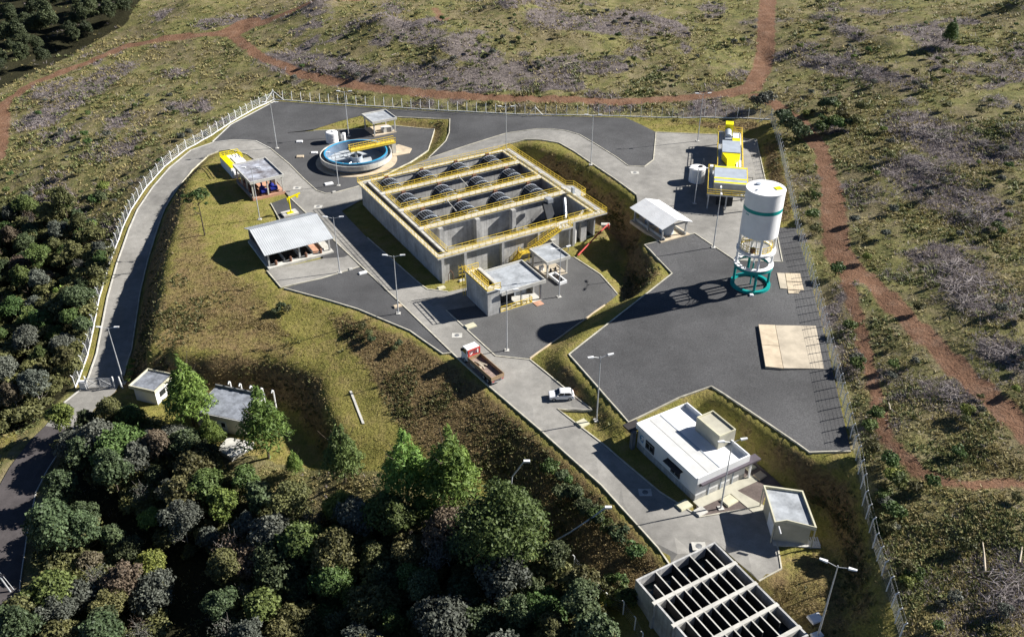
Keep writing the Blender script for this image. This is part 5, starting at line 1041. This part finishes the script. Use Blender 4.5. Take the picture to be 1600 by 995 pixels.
lb = thing('timber_load', (0, 0, 0), R(-55.3), 'pale timber scraps lying in the truck bed', 'timber'); w = rot2(-.7, -.1, R(-55.3)); lb.location = (-4.55 + w[0], 119.1 + w[1], 1.26)
for k in range(7): a = random.uniform(-.4, .4); x, y = random.uniform(-1, .6), random.uniform(-.6, .5); MB().add([(q[0] + x, q[1] + y, z) for z in (.0 + k * .05, .05 + k * .05) for q in (rot2(-.9, -.12, a), rot2(.9, -.12, a), rot2(.9, .12, a), rot2(-.9, .12, a))], [(3, 2, 1, 0), (4, 5, 6, 7), (0, 1, 5, 4), (1, 2, 6, 5), (2, 3, 7, 6), (3, 0, 4, 7)]).obj('plank', 'logpale', lb)
# ------------------------------------------------------------------ white hatchback
CR = thing('hatchback_car', (*P(877, 621.5, 0)[:2], .03), R(3), 'white hatchback parked on the paved drive', 'car')
W2 = .86
pr = [(-1.95, .32), (-2.0, .62), (-1.9, .8), (-1.0, .95), (1.75, .98), (1.95, .85), (2.0, .5), (1.92, .3)]
def loft(prs, ys): 
    g = MB(); n = len(prs[0]); g.add([(x, y, z) for p, y in zip(prs, ys) for x, z in p], [tuple(range(n)), tuple(range((len(ys) - 1) * n, len(ys) * n))[::-1]] + [(k * n + i, (k + 1) * n + i, (k + 1) * n + (i + 1) % n, k * n + (i + 1) % n) for k in range(len(ys) - 1) for i in range(n)]); return g
nar = [(x * .96, z) for x, z in pr]
loft([nar, pr, pr, nar], [-W2, -W2 + .12, W2 - .12, W2]).obj('body', 'carpaint', CR)
gh_ = [(-1.0, .95), (-.35, 1.38), (-.1, 1.44), (1.2, 1.44), (1.45, 1.36), (1.78, .97)]; gn = [(x * .97, .95 + (z - .95) * .96) for x, z in gh_]
loft([gh_, gh_], [-.72, .72]).obj('greenhouse', 'glass', CR)
loft([[(-.3, 1.42), (-.1, 1.485), (1.2, 1.485), (1.5, 1.38), (1.45, 1.34), (-.28, 1.38)]] * 2, [-.7, .7]).obj('roof', 'carpaint', CR)
for s_ in (-1, 1):
    for x0, x1, z0, z1 in ((-.98, -.34, .96, 1.4), (.35, .4, .96, 1.42), (1.72, 1.4, .98, 1.4)): MB().tube((x0, s_ * .73, z0), (x1, s_ * .715, z1), .05, 5).obj('pillar', 'carpaint', CR)
    for x in (-1.25, 1.25): wheel(CR, x, s_ * .76, .31, .2, s_)
    bx('headlight', 'machine', CR, -1.99, -1.8, s_ * .62 - .16, s_ * .62 + .16, .6, .76); bx('tail_light', 'red', CR, 1.9, 1.98, s_ * .66 - .13, s_ * .66 + .13, .62, .86); bx('mirror', 'carpaint', CR, -.75, -.55, s_ * .9 - .08, s_ * .9 + .08, .92, 1.06)
bx('bumper', 'frame', CR, -2.01, -1.98, -.5, .5, .35, .5); bx('number_plate', 'white', CR, 1.99, 2.01, -.22, .22, .5, .62)

# ------------------------------------------------------------------ vegetation
def np_mesh(name, V, F, tone=None, mats=(), smooth=False):
    me = bpy.data.meshes.new(name); k = F.shape[1]
    me.vertices.add(len(V)); me.vertices.foreach_set('co', V.astype(np.float32).ravel())
    me.loops.add(F.size); me.loops.foreach_set('vertex_index', F.astype(np.int32).ravel())
    me.polygons.add(len(F)); me.polygons.foreach_set('loop_start', np.arange(0, F.size, k, dtype=np.int32)); me.update(calc_edges=True)
    if tone is not None:
        at = me.attributes.new('tone', 'FLOAT', 'FACE'); at.data.foreach_set('value', tone.astype(np.float32))
    for m in mats: me.materials.append(m)
    return me
def unit(a): return a / (np.linalg.norm(a, axis=1, keepdims=True) + 1e-9)
def leaf_quads(C, Nn, su, sv, rg):
    n = len(C); t = unit(np.cross(Nn, rg.normal(size=(n, 3)))); b = np.cross(Nn, t)
    t = t * su[:, None]; b = b * sv[:, None]
    V = np.stack([C - t, C - b * .8, C + t, C + b], 1).reshape(-1, 3)
    return V, np.arange(4 * n).reshape(n, 4)
def crown_mesh(name, lobes, n, leaf, rg, needle=False, inner=.25):
    w = np.array([l[3] * l[4] for l in lobes]); w = w / w.sum(); pick = rg.choice(len(lobes), n, p=w)
    L = np.array(lobes)[pick]; d = unit(rg.normal(size=(n, 3))); d[:, 2] = np.where(d[:, 2] < -.45, -d[:, 2], d[:, 2])
    rad = 1 - inner * rg.random(n) ** 2 + .16 * rg.normal(size=n) * .6
    # break each lobe into clumps so the outline is uneven and gaps show
    f = np.sin(d[:, 0] * 5.3 + pick) * np.sin(d[:, 1] * 5.9 + 2 * pick) * np.sin(d[:, 2] * 5.1 + 3 * pick)
    rad = rad * (1 + .22 * f); keep = f > -.42 + .3 * rg.random(n) - .15
    C = L[:, :3] + d * np.stack([L[:, 3], L[:, 3], L[:, 4]], 1) * rad[:, None]
    C, d, f, pick = C[keep], d[keep], f[keep], pick[keep]; n = len(C)
    Nn = unit(d + .75 * rg.normal(size=(n, 3)) + np.array([0, 0, .25]))
    s = leaf * (.6 + .8 * rg.random(n))
    V, F = leaf_quads(C, Nn, s, s * (.3 if needle else .75), rg)
    lt = rg.random(len(lobes)); tone = np.clip(.5 + .25 * f + .3 * (lt[pick] - .5) + .22 * rg.normal(size=n), 0, 1)
    return np_mesh(name, V, F, tone)
def trunk_mesh(name, h, r, limbs, rg, lean=.3):
    g = MB(); pts = [(0, 0, -.6)]; x = y = 0
    for k in range(1, 5): x += rg.normal() * lean * .3; y += rg.normal() * lean * .3; pts.append((x, y, h * k / 4))
    g.path(pts, r, 7, r * .35)
    for k in range(limbs):
        t = rg.uniform(.4, .95); i = min(3, int(t * 4)); p = pts[i]; a = rg.uniform(0, 6.28); L = rg.uniform(.25, .42) * h
        g.path([p, (p[0] + math.cos(a) * L * .5, p[1] + math.sin(a) * L * .5, p[2] + L * .35), (p[0] + math.cos(a) * L * .8, p[1] + math.sin(a) * L * .8, p[2] + L * .75)], r * .4, 5, r * .12)
    return g.mesh(name)
LM = {'dark': leafmat('leaf_dark', (0.115, 0.151, 0.067), (0.037, 0.054, 0.028)), 'mid': leafmat('leaf_mid', (0.131, 0.192, 0.055), (0.046, 0.077, 0.024)), 'olive': leafmat('leaf_olive', (0.177, 0.177, 0.064), (0.064, 0.068, 0.031)),
      'brown': leafmat('leaf_brown', (0.192, 0.154, 0.101), (0.084, 0.067, 0.046)), 'grey': leafmat('leaf_grey', (0.154, 0.166, 0.131), (0.061, 0.068, 0.054)), 'pine': leafmat('leaf_pine', (0.184, 0.292, 0.061), (0.061, 0.115, 0.028)), 'lime': leafmat('leaf_lime', (0.246, 0.292, 0.069), (0.092, 0.131, 0.033))}
rg = np.random.default_rng(11)
def lobes_round(R_, H_, k):
    out = [(0, 0, H_ * .66, R_ * .72, H_ * .3)]
    for i in range(k):
        a = 6.28 * i / k + rg.uniform(-.3, .3); q = rg.uniform(.45, .72) * R_; z = H_ * rg.uniform(.48, .86); s = R_ * rg.uniform(.34, .55); out.append((q * math.cos(a), q * math.sin(a), z, s, s * rg.uniform(.75, 1.0)))
    out.append((rg.uniform(-.2, .2) * R_, rg.uniform(-.2, .2) * R_, H_ * .9, R_ * .42, H_ * .14)); return out
def lobes_pine(R_, H_):
    out = []
    for k in range(6):
        z = H_ * (.34 + .62 * k / 5); rr = R_ * (1 - .78 * (k / 5) ** 1.2); m = 5 if k < 4 else 2
        for i in range(m): a = 6.28 * i / m + k * .7; out.append((rr * .58 * math.cos(a), rr * .58 * math.sin(a), z + rg.uniform(-.3, .3), rr * .5, H_ * .1))
    return out
PR = {}
for k, (R_, H_, nl, nn) in enumerate(((3.1, 7.6, 8, 2700), (2.7, 9.2, 7, 2600), (3.5, 7.0, 10, 3000), (2.4, 6.4, 6, 2000), (3.0, 10.5, 9, 2800))):
    PR['round%d' % k] = (crown_mesh('crown', lobes_round(R_, H_, nl), int(nn * 1.9), .205, rg), trunk_mesh('trunk', H_ * .8, .17, 5, rg))
for k, (R_, H_) in enumerate(((2.9, 9.5), (3.3, 10.5))): PR['pine%d' % k] = (crown_mesh('crown', lobes_pine(R_, H_), 6500, .27, rg, True, .5), trunk_mesh('trunk', H_ * .9, .18, 7, rg, .15))
PR['big0'] = (crown_mesh('crown', lobes_round(6.0, 12.5, 16) + lobes_round(4.6, 14, 9), 16000, .22, rg), trunk_mesh('trunk', 9, .4, 8, rg))
PR['slim0'] = (crown_mesh('crown', [(0, 0, 9.4, 1.2, .8), (1.2, .3, 9.9, .9, .6), (-1.3, .2, 9.0, .9, .6), (.6, -1, 9.0, .8, .6), (-2.2, -.3, 8.3, .7, .5), (-1.7, .8, 7.8, .7, .5), (1.9, .2, 9.0, .6, .9), (.4, 1.2, 9.4, .8, .6), (-2.6, .6, 9.0, .6, .4), (1.6, -.6, 7.4, .4, .35), (-.8, 0, 6.3, .3, .3)], 2100, .27, rg, True, .7), trunk_mesh('trunk', 9.6, .16, 9, rg, .12))
for k in range(3): PR['bush%d' % k] = (crown_mesh('foliage', lobes_round(1.25, 1.9, 5), 800, .16, rg), trunk_mesh('stem', 1.2, .07, 4, rg))
bm_ = MB()
for k in range(26):
    a = rg.uniform(0, 6.28); h0 = rg.uniform(2.2, 4.5); L = rg.uniform(1.2, 2.6); p = (0, 0, h0); q = (math.cos(a) * L * .5, math.sin(a) * L * .5, h0 + L * .7); bm_.path([p, q, (q[0] + rg.normal() * .5, q[1] + rg.normal() * .5, q[2] + L * .5)], .045, 4, .012)
PR['bare0'] = (crown_mesh('crown', lobes_round(2.2, 6.5, 7), 500, .12, rg), bm_.path([(0, 0, -.5), (.1, 0, 2.5), (0, .1, 5.2)], .13, 6, .05).mesh('trunk'))
USED = {}
def plant(kind, mt, loc, sc, label, cat, group, rz=None, sz=1.0):
    cm, tm = PR[kind]; nm = {'round': 'broadleaf_tree', 'pine': 'pine_tree', 'big': 'broadleaf_tree', 'slim': 'pine_tree', 'bush': 'shrub', 'bare': 'bare_tree'}[kind.rstrip('0123456789')]
    t = thing(nm, loc, random.uniform(0, 6.28) if rz is None else rz, label, cat, group); t.scale = (sc, sc, sc * sz)
    for me_, m_ in ((cm, LM[mt]), (tm, M['bark_g'] if mt in ('grey', 'brown') else M['bark'])):
        if not me_.materials: me_.materials.append(m_)
        o = link(me_.name.split('.')[0], me_, t); o.material_slots[0].link = 'OBJECT'; o.material_slots[0].material = m_
    return t
def poisson(poly, dmin, n, tries=30000, avoid=None):
    ax = np.array([p[:2] for p in poly]); lo, hi = ax.min(0), ax.max(0); got = []; cell = {}
    pts = lo + (hi - lo) * rg.random((tries, 2)); ok = inpoly(pts[:, 0], pts[:, 1], poly)
    for x, y in pts[ok]:
        u, v = proj(x, y, float(hgt(x, y)))
        if avoid and avoid(x, y, u, v): continue
        i, j = int(x // dmin), int(y // dmin)
        if any((x - a) ** 2 + (y - b) ** 2 < dmin * dmin for di in (-1, 0, 1) for dj in (-1, 0, 1) for a, b in cell.get((i + di, j + dj), ())): continue
        cell.setdefault((i, j), []).append((x, y)); got.append((x, y))
        if len(got) >= n: break
    return got
def proj(x, y, z):
    zz = z - CAMH; dep = y * cP - zz * sP; return (800 + FPX * x / dep, 497.5 - FPX * (y * sP + zz * cP) / dep)
KIND_TXT = {'dark': 'dark green', 'mid': 'mid green', 'olive': 'olive green', 'brown': 'brownish', 'grey': 'grey green', 'lime': 'yellow green'}
def wood(poly, dmin, n, where, mix, s0, s1, avoid=None):
    for x, y in poisson(GL(*poly), dmin, n, avoid=avoid):
        u, v = proj(x, y, float(hgt(x, y)) + 5)
        if not (-70 < u < 1670 and -60 < v < 1080): continue
        mt = random.choice(mix); kd = 'bare0' if (mt in ('brown', 'grey') and random.random() < .22) else 'round%d' % random.randrange(5)
        tx = ('almost bare grey tree in ' if kd == 'bare0' else KIND_TXT[mt] + ' broadleaf tree in ') + where
        plant(kd, mt, (x, y, float(hgt(x, y))), random.uniform(s0, s1), tx, 'tree', 'trees of ' + where)
ravine = lambda x, y, u, v: (abs(u - (110 + (v - 760) * 1.15)) < 42 and 745 < v < 960) or (250 < u < 350 and v > 880)
mixS = ['dark'] * 3 + ['mid', 'olive', 'olive', 'brown', 'grey', 'grey', 'lime', 'mid']
wood(FOREST_S, 3.5, 190, 'the wood below the mound', mixS, .62, 1.12, ravine)
wood(FOREST_L, 3.6, 105, 'the wood left of the fence', ['dark', 'grey', 'mid', 'mid', 'olive', 'grey', 'brown', 'olive'], .5, .9)
def mass(name, polys, dmin, n, kinds, s0, s1, mt, label, cat, avoid=None):
    VV, FF, TT, off = [], [], [], 0
    for poly in polys:
        for x, y in poisson(GL(*poly), dmin, n, avoid=avoid):
            me_ = PR[random.choice(kinds)][0]; k = len(me_.vertices); v = np.empty(k * 3, np.float32); me_.vertices.foreach_get('co', v); v = v.reshape(-1, 3)
            t = np.empty(len(me_.polygons), np.float32); me_.attributes['tone'].data.foreach_get('value', t)
            a = random.uniform(0, 6.28); sc = random.uniform(s0, s1); w = np.stack([v[:, 0] * math.cos(a) - v[:, 1] * math.sin(a), v[:, 0] * math.sin(a) + v[:, 1] * math.cos(a), v[:, 2]], 1) * sc + np.array([x, y, float(hgt(x, y))])
            VV.append(w); FF.append(np.arange(k).reshape(-1, 4) + off); off += k; TT.append(np.clip(t * .6 + random.random() * .5 - .05, 0, 1))
    return tag(link(name, np_mesh(name, np.concatenate(VV), np.concatenate(FF), np.concatenate(TT), [LM[mt]])), label, cat, kind='stuff')
mass('far_wood', [FOREST_T], 3.6, 95, ['round0', 'round1', 'round4'], .7, 1.15, 'dark', 'dark far wood filling the top left corner', 'wood')
mass('understorey', [FOREST_S, FOREST_L], 2.3, 330, ['bush0', 'bush1', 'bush2'], 1.0, 1.9, 'olive', 'olive undergrowth filling the gaps between the trees', 'undergrowth', ravine)
for u, v, k, s, lb in ((304, 666, 0, 1.4, 'soft bright green pine between the gate house and the electrical house'), (420, 716, 1, 1.3, 'soft bright green pine covering the right end of the electrical house'), (540, 752, 0, 1.1, 'dark tipped pine at the end of the mown bench'), (638, 790, 1, 1.3, 'left one of two bright green pines at the wood edge below the slope'), (706, 800, 0, 1.55, 'right one of two bright green pines at the wood edge below the slope'), (462, 742, 0, .5, 'low pine bush below the small lawn'), (335, 705, 1, .7, 'shorter pine beside the pale concrete deck')):
    plant('pine%d' % k, 'pine' if 'dark' not in lb else 'mid', G(u, v), s, lb, 'tree', 'pines around the electrical house')
plant('big0', 'mid', G(790, 893), 1.0, 'very large dense dark green tree at the right end of the wood', 'tree', None)
plant('slim0', 'mid', G(320, 368), 1.0, 'slender pine with bare trunk standing alone on the mound', 'tree', None, rz=.3)
plant('pine0', 'mid', G(1481, 72), .75, 'dark green pine standing alone on the upper right hillside', 'tree', None)
dil_pads = dil(pads, 2)
def bushes(pts, mts, s0, s1, lab, grp):
    for u, v in pts:
        g_ = G(u, v); i_, j_ = int(np.clip(round(g_[0] - X0), 0, NX - 1)), int(np.clip(round(g_[1] - Y0), 0, NY - 1))
        if ('hedge' not in grp and dil_pads[j_, i_]) or ('slope' not in grp and 'hedge' not in grp and 'basin' not in grp and inside[j_, i_]) or track[j_, i_] > .4: continue
        plant('bush%d' % random.randrange(3), random.choice(mts), g_, random.uniform(s0, s1), lab, 'shrub', grp)
bushes([(1183, 172), (1196, 168)], ['grey'], 1.6, 1.9, 'grey green shrub behind the back right fence corner', 'shrubs behind the fence corner')
bushes([(1228, 208), (1240, 215), (1222, 196), (1250, 222)], ['dark'], 1.7, 2.2, 'large dark shrub at the back right fence corner', 'large shrubs at the fence corner')
bushes([(1255 + random.uniform(-12, 90), 165 + random.uniform(0, 60)) for _ in range(16)], ['mid', 'dark', 'olive'], 1.0, 1.7, 'green shrub right of the fence corner', 'shrubs right of the fence corner')
fr_ = [(1246, 300), (1262, 380), (1290, 480), (1312, 560), (1336, 650), (1356, 740), (1380, 850), (1400, 940)]
pts = []
for (a, b), (c, d) in zip(fr_[:-1], fr_[1:]):
    for k in range(5): t = random.random(); pts.append((a + (c - a) * t + random.uniform(6, 40), b + (d - b) * t))
bushes(pts, ['mid', 'lime', 'mid', 'olive'], .7, 1.25, 'bushy green shrub growing just outside the right fence', 'shrubs outside the right fence')
bushes([(random.uniform(1330, 1600), random.uniform(200, 990)) for _ in range(70)] + [(random.uniform(1240, 1600), random.uniform(5, 200)) for _ in range(36)], ['mid', 'olive', 'grey', 'lime', 'grey'], .4, .95, 'scattered shrub on the cleared right hillside', 'shrubs on the right hillside')
bushes([(random.uniform(420, 1180), random.uniform(5, 135)) for _ in range(60)] + [(random.uniform(10, 330), random.uniform(150, 330)) for _ in range(55)], ['mid', 'grey', 'olive', 'grey'], .4, .9, 'scattered shrub on the rough ground behind the plant', 'shrubs behind the plant')
bushes([(random.uniform(80, 205), random.uniform(300, 420)) for _ in range(22)] + [(random.uniform(70, 150), random.uniform(420, 600)) for _ in range(24)], ['mid', 'dark', 'olive', 'lime'], .9, 1.6, 'leafy shrub at the wood edge outside the left fence', 'shrubs outside the left fence')
bushes([(870 + 130 * t + random.uniform(-25, 10), 745 + 115 * t + random.uniform(-8, 14)) for t in np.linspace(0, 1, 22)], ['dark', 'olive', 'mid'], .7, 1.15, 'dark scrub bush on the brown slope below the drive', 'bushes on the brown slope')
bushes([(random.uniform(560, 690), random.uniform(512, 560)) for _ in range(9)] + [(432, 492), (440, 486), (450, 490)], ['olive', 'dark'], .5, .85, 'low bush on the grassy slope below the gravel wedge', 'bushes on the grassy slope')
bushes([(random.uniform(890, 985), random.uniform(905, 990)) for _ in range(14)], ['olive', 'lime', 'mid'], .7, 1.1, 'pale green bush at the wood edge left of the open basin', 'bushes left of the open basin')
bushes([(206, 588), (205, 578), (203, 598), (208, 570)], ['lime'], .5, .6, 'clipped yellow green hedge bush beside the gate', 'hedge by the gate')

# dead branches and logs left from the felling
def pile_mesh(n, r, rg):
    g = MB()
    for k in range(n):
        a = rg.uniform(0, 6.28); q = r * math.sqrt(rg.random()); x, y = q * math.cos(a), q * math.sin(a); L = rg.uniform(.5, 1.6); b = rg.uniform(0, 6.28); z = (1 - q / r) * .8 * rg.random()
        g.tube((x, y, z), (x + L * math.cos(b), y + L * math.sin(b), max(.0, z + rg.uniform(-.2, .45))), rg.uniform(.02, .05), 3, .012)
    return g.mesh('branches')
piles = [pile_mesh(260, 2.6, rg), pile_mesh(200, 2.1, rg)]
for p_ in piles: p_.materials.append(M['deadwood'])
for i, (u, v) in enumerate([(1285, 28), (1320, 48), (1345, 60), (1290, 95), (1330, 100), (1365, 112), (1400, 122), (1425, 160), (1560, 160), (1440, 205), (1475, 215), (1430, 250), (1460, 265), (1545, 225), (1580, 235), (1505, 300), (1535, 335), (1500, 420), (1520, 450), (1530, 475), (1565, 550), (1590, 560), (1500, 618), (1585, 905), (1595, 950), (940, 100), (960, 92), (700, 98), (560, 108), (820, 85), (1010, 30), (880, 30), (640, 40), (110, 125), (70, 150), (60, 190)]):
    o = G(u, v); t = thing('brush_pile', o, random.uniform(0, 6.28), 'tangled grey heap of dead branches on the cleared hillside', 'brush pile', 'heaps of dead branches'); c = link('branches', piles[i % 2], t); s_ = random.uniform(.8, 1.5); t.scale = (s_ * 1.3, s_, s_)
for i, (u, v, L, a, lb) in enumerate([(612, 88, 5, 35, 'pale fallen log on the knoll above the back fence'), (690, 103, 2.5, 40, 'short pale log on the cleared ground behind the plant'), (880, 103, 3.5, 35, 'long pale log lying above the dirt track'), (1040, 40, 2.5, 10, 'pale log beside the hollow near the top'), (1538, 895, 5, 70, 'bare white fallen trunk on the lower right hillside'), (1592, 880, 4, 60, 'pale fallen trunk at the right edge of the picture'), (1390, 642, 1.5, 80, 'short white stump right of the fence')]):
    o = G(u, v); tag(MB().path([(0, 0, .2), (L * .5 * math.cos(R(a)), L * .5 * math.sin(R(a)), .45), (L * math.cos(R(a)), L * math.sin(R(a)), .3)], .16, 6, .08).obj('fallen_log', 'logpale'), lb, 'log').location = o
o = G(548, 612); tag(MB().hexa([(-.25, 0, .05), (.25, 0, .05), (6.2, -12.5, .05), (5.7, -12.5, .05)][::-1], [(-.25, 0, .12), (.25, 0, .12), (6.2, -12.5, .12), (5.7, -12.5, .12)][::-1]).obj('drain_channel', 'conc_l'), 'thin concrete drain line running down the mown bench', 'drain').location = (o[0], o[1], o[2] + .1)
dch = bpy.data.objects['drain_channel']; e = G(568, 663); dch.data.clear_geometry(); mb = MB(); n = 12
for k in range(n + 1):
    x = (e[0] - o[0]) * k / n; y = (e[1] - o[1]) * k / n; z = float(hgt(o[0] + x, o[1] + y)) - o[2] - .1; mb.v += [(x - .2, y, z - .2), (x - .2, y, z + .1), (x + .2, y, z + .1), (x + .2, y, z - .2)]
    if k: q = 4 * k; mb.f += [(q - 3, q - 4, q, q + 1), (q - 2, q - 3, q + 1, q + 2), (q - 1, q - 2, q + 2, q + 3)]
dch.data.from_pydata(mb.v, [], mb.f)

# uncountable ground cover: tufts, scrub and twigs
def tufts(name, dens, n, s0, s1, blades, wid, mt, label, cat, spread=.5, seed=1):
    r2 = np.random.default_rng(seed); pts = np.zeros((0, 2))
    while len(pts) < n:
        v = r2.uniform(-30, 1060, 60000); u = r2.uniform(-60, 1660, 60000)
        # spread evenly over the plan: pick plan points inside the view
        b = -(v - 497.5) / FPX; t = CAMH / (sP - b * cP); x = (u - 800) / FPX * t; y = (cP + b * sP) * t
        z = hgt(x, y); t2 = (CAMH - z) / (sP - b * cP); x = (u - 800) / FPX * t2; y = (cP + b * sP) * t2
        w = hgt(x, y, dens); k = r2.random(60000) < w
        pts = np.concatenate([pts, np.stack([x[k], y[k]], 1)])
        if len(pts) == 0: break
    pts = pts[:n]; x, y = pts.T; z = hgt(x, y, HS)
    dist = np.hypot(y, CAMH); s = (s0 + (s1 - s0) * r2.random(n) ** 1.6) * np.clip(dist / 170, .75, 1.5)
    C = np.repeat(np.stack([x, y, z], 1), blades, 0); S_ = np.repeat(s, blades); m = len(C)
    a = r2.uniform(0, 6.283, m); tilt = r2.uniform(.45, 1.4, m); d = np.stack([np.cos(a) * np.sin(tilt), np.sin(a) * np.sin(tilt), np.cos(tilt)], 1)
    off = np.stack([r2.normal(size=m) * spread, r2.normal(size=m) * spread, np.zeros(m)], 1) * S_[:, None]
    base = C + off * .5 - np.array([0, 0, .05]); sd_ = unit(unit(np.cross(d, np.array([[0, 0, 1.0]]))) + .55 * r2.normal(size=(m, 3))) * (S_ * wid)[:, None]; L = (S_ * r2.uniform(.5, 1.0, m))[:, None]
    V = np.stack([base - sd_ * .5, base + d * L * .55 - sd_, base + d * L + sd_ * .25, base + sd_ * .9], 1).reshape(-1, 3)
    tone = np.clip(np.repeat(r2.random(n), blades) * .6 + r2.random(m) * .4, 0, 1)
    return tag(link(name, np_mesh(name, V, np.arange(4 * m).reshape(m, 4), tone, [LM[mt]])), label, cat, kind='stuff')
LM['straw'] = leafmat('dry_grass', (0.414, 0.345, 0.149), (0.172, 0.149, 0.063), .0); LM['scrub'] = leafmat('green_scrub', (0.230, 0.247, 0.092), (0.098, 0.115, 0.046), .0); LM['twig'] = leafmat('dead_twigs', (0.380, 0.328, 0.328), (0.172, 0.144, 0.144), .0); LM['rust'] = leafmat('brown_grass', (.34, .265, .12), (.17, .13, .06), .0, .3)
LM['lawn'] = leafmat('lawn_grass', (.28, .235, .07), (.17, .15, .045), .0, .08); LM['rustgreen'] = leafmat('slope_herbs', (.16, .16, .055), (.06, .066, .025), .0)
hard = dil(pads, 1); outside = (~dil(inside, 1)) & ~hard; wildd = outside * (1 - np.clip(track * 1.6, 0, 1)) * (1 - .9 * np.clip(forest, 0, 1))
pt = fbm(GX / 9, GY / 9, 51); pt2 = fbm(GX / 6, GY / 6, 77)
tufts('wild_grass', wildd * np.clip((pt - .3) * 3, .12, 1), 32000, .35, .85, 6, .15, 'straw', 'dry straw coloured grass tufts covering the rough hillsides', 'grass', seed=2)
tufts('scrub', wildd * np.clip((pt2 - .47) * 6, .02, 1), 16000, .3, .85, 9, .2, 'scrub', 'low green scrub covering the rough hillsides', 'scrub', seed=3)
tufts('dead_twigs', wildd * np.clip(heath * 1.5, .03, 1), 24000, .4, 1.1, 7, .05, 'twig', 'grey purple dead twigs strewn over the cleared ground', 'twigs', seed=4)
ins2 = inside & ~hard
tufts('slope_grass', ins2 * np.clip(dry - .15, 0, 1), 26000, .22, .55, 6, .16, 'rust', 'coarse brown grass on the steep banks and slopes', 'grass', seed=5)
tufts('slope_herbs', ins2 * np.clip(dry - .1, 0, 1) * np.clip((pt2 - .45) * 6, 0, 1), 5000, .35, .8, 7, .2, 'rustgreen', 'green weeds among the brown grass of the slopes', 'weeds', seed=6)
tufts('lawn_grass', ins2 * np.clip(1 - dry * 1.3, 0, 1), 24000, .16, .34, 5, .2, 'lawn', 'short yellow green lawn grass inside the fence', 'grass', seed=7)

def ordn(n): return str(n) + ('th' if 10 <= n % 100 <= 20 else {1: 'st', 2: 'nd', 3: 'rd'}.get(n % 10, 'th'))
def rank(group, short, band):
    """tell the members of a group apart by the row they stand in and their order in it"""
    L = [o for o in bpy.data.objects if o.parent is None and o.get('group') == group]; rows = {}
    if not L: return
    pr = {o.name: proj(*o.location) for o in L}; vm = max(v for u, v in pr.values())
    for o in L: rows.setdefault(int((vm - pr[o.name][1]) // band), []).append(o)
    for k, key in enumerate(sorted(rows)):
        for i, o in enumerate(sorted(rows[key], key=lambda q: pr[q.name][0])):
            head = o['label'].split(' in the ')[0].split(' on the ')[0].split(' outside ')[0].split(' behind ')[0].split(' at the ')[0].split(' right of')[0].split(' beside ')[0]
            o['label'] = f'{head}, {ordn(i + 1)} from left in {ordn(k + 1)} row up, {short}'
for g_, s_, b_ in (('trees of the wood below the mound', 'lower wood', 34), ('trees of the wood left of the fence', 'left wood', 30), ('shrubs on the right hillside', 'right hillside', 60), ('shrubs behind the plant', 'behind the plant', 30),
                   ('shrubs outside the right fence', 'outside right fence', 60), ('shrubs outside the left fence', 'outside left fence', 40), ('bushes on the brown slope', 'brown slope', 30), ('bushes on the grassy slope', 'grassy slope', 30), ('bushes left of the open basin', 'left of open basin', 30), ('heaps of dead branches', 'cleared hillside', 60),
                   ('shrubs right of the fence corner', 'right of fence corner', 20), ('large shrubs at the fence corner', 'back right fence corner', 90), ('shrubs behind the fence corner', 'behind back right fence corner', 90), ('hedge by the gate', 'beside the gate', 90)):
    rank(g_, s_, b_)
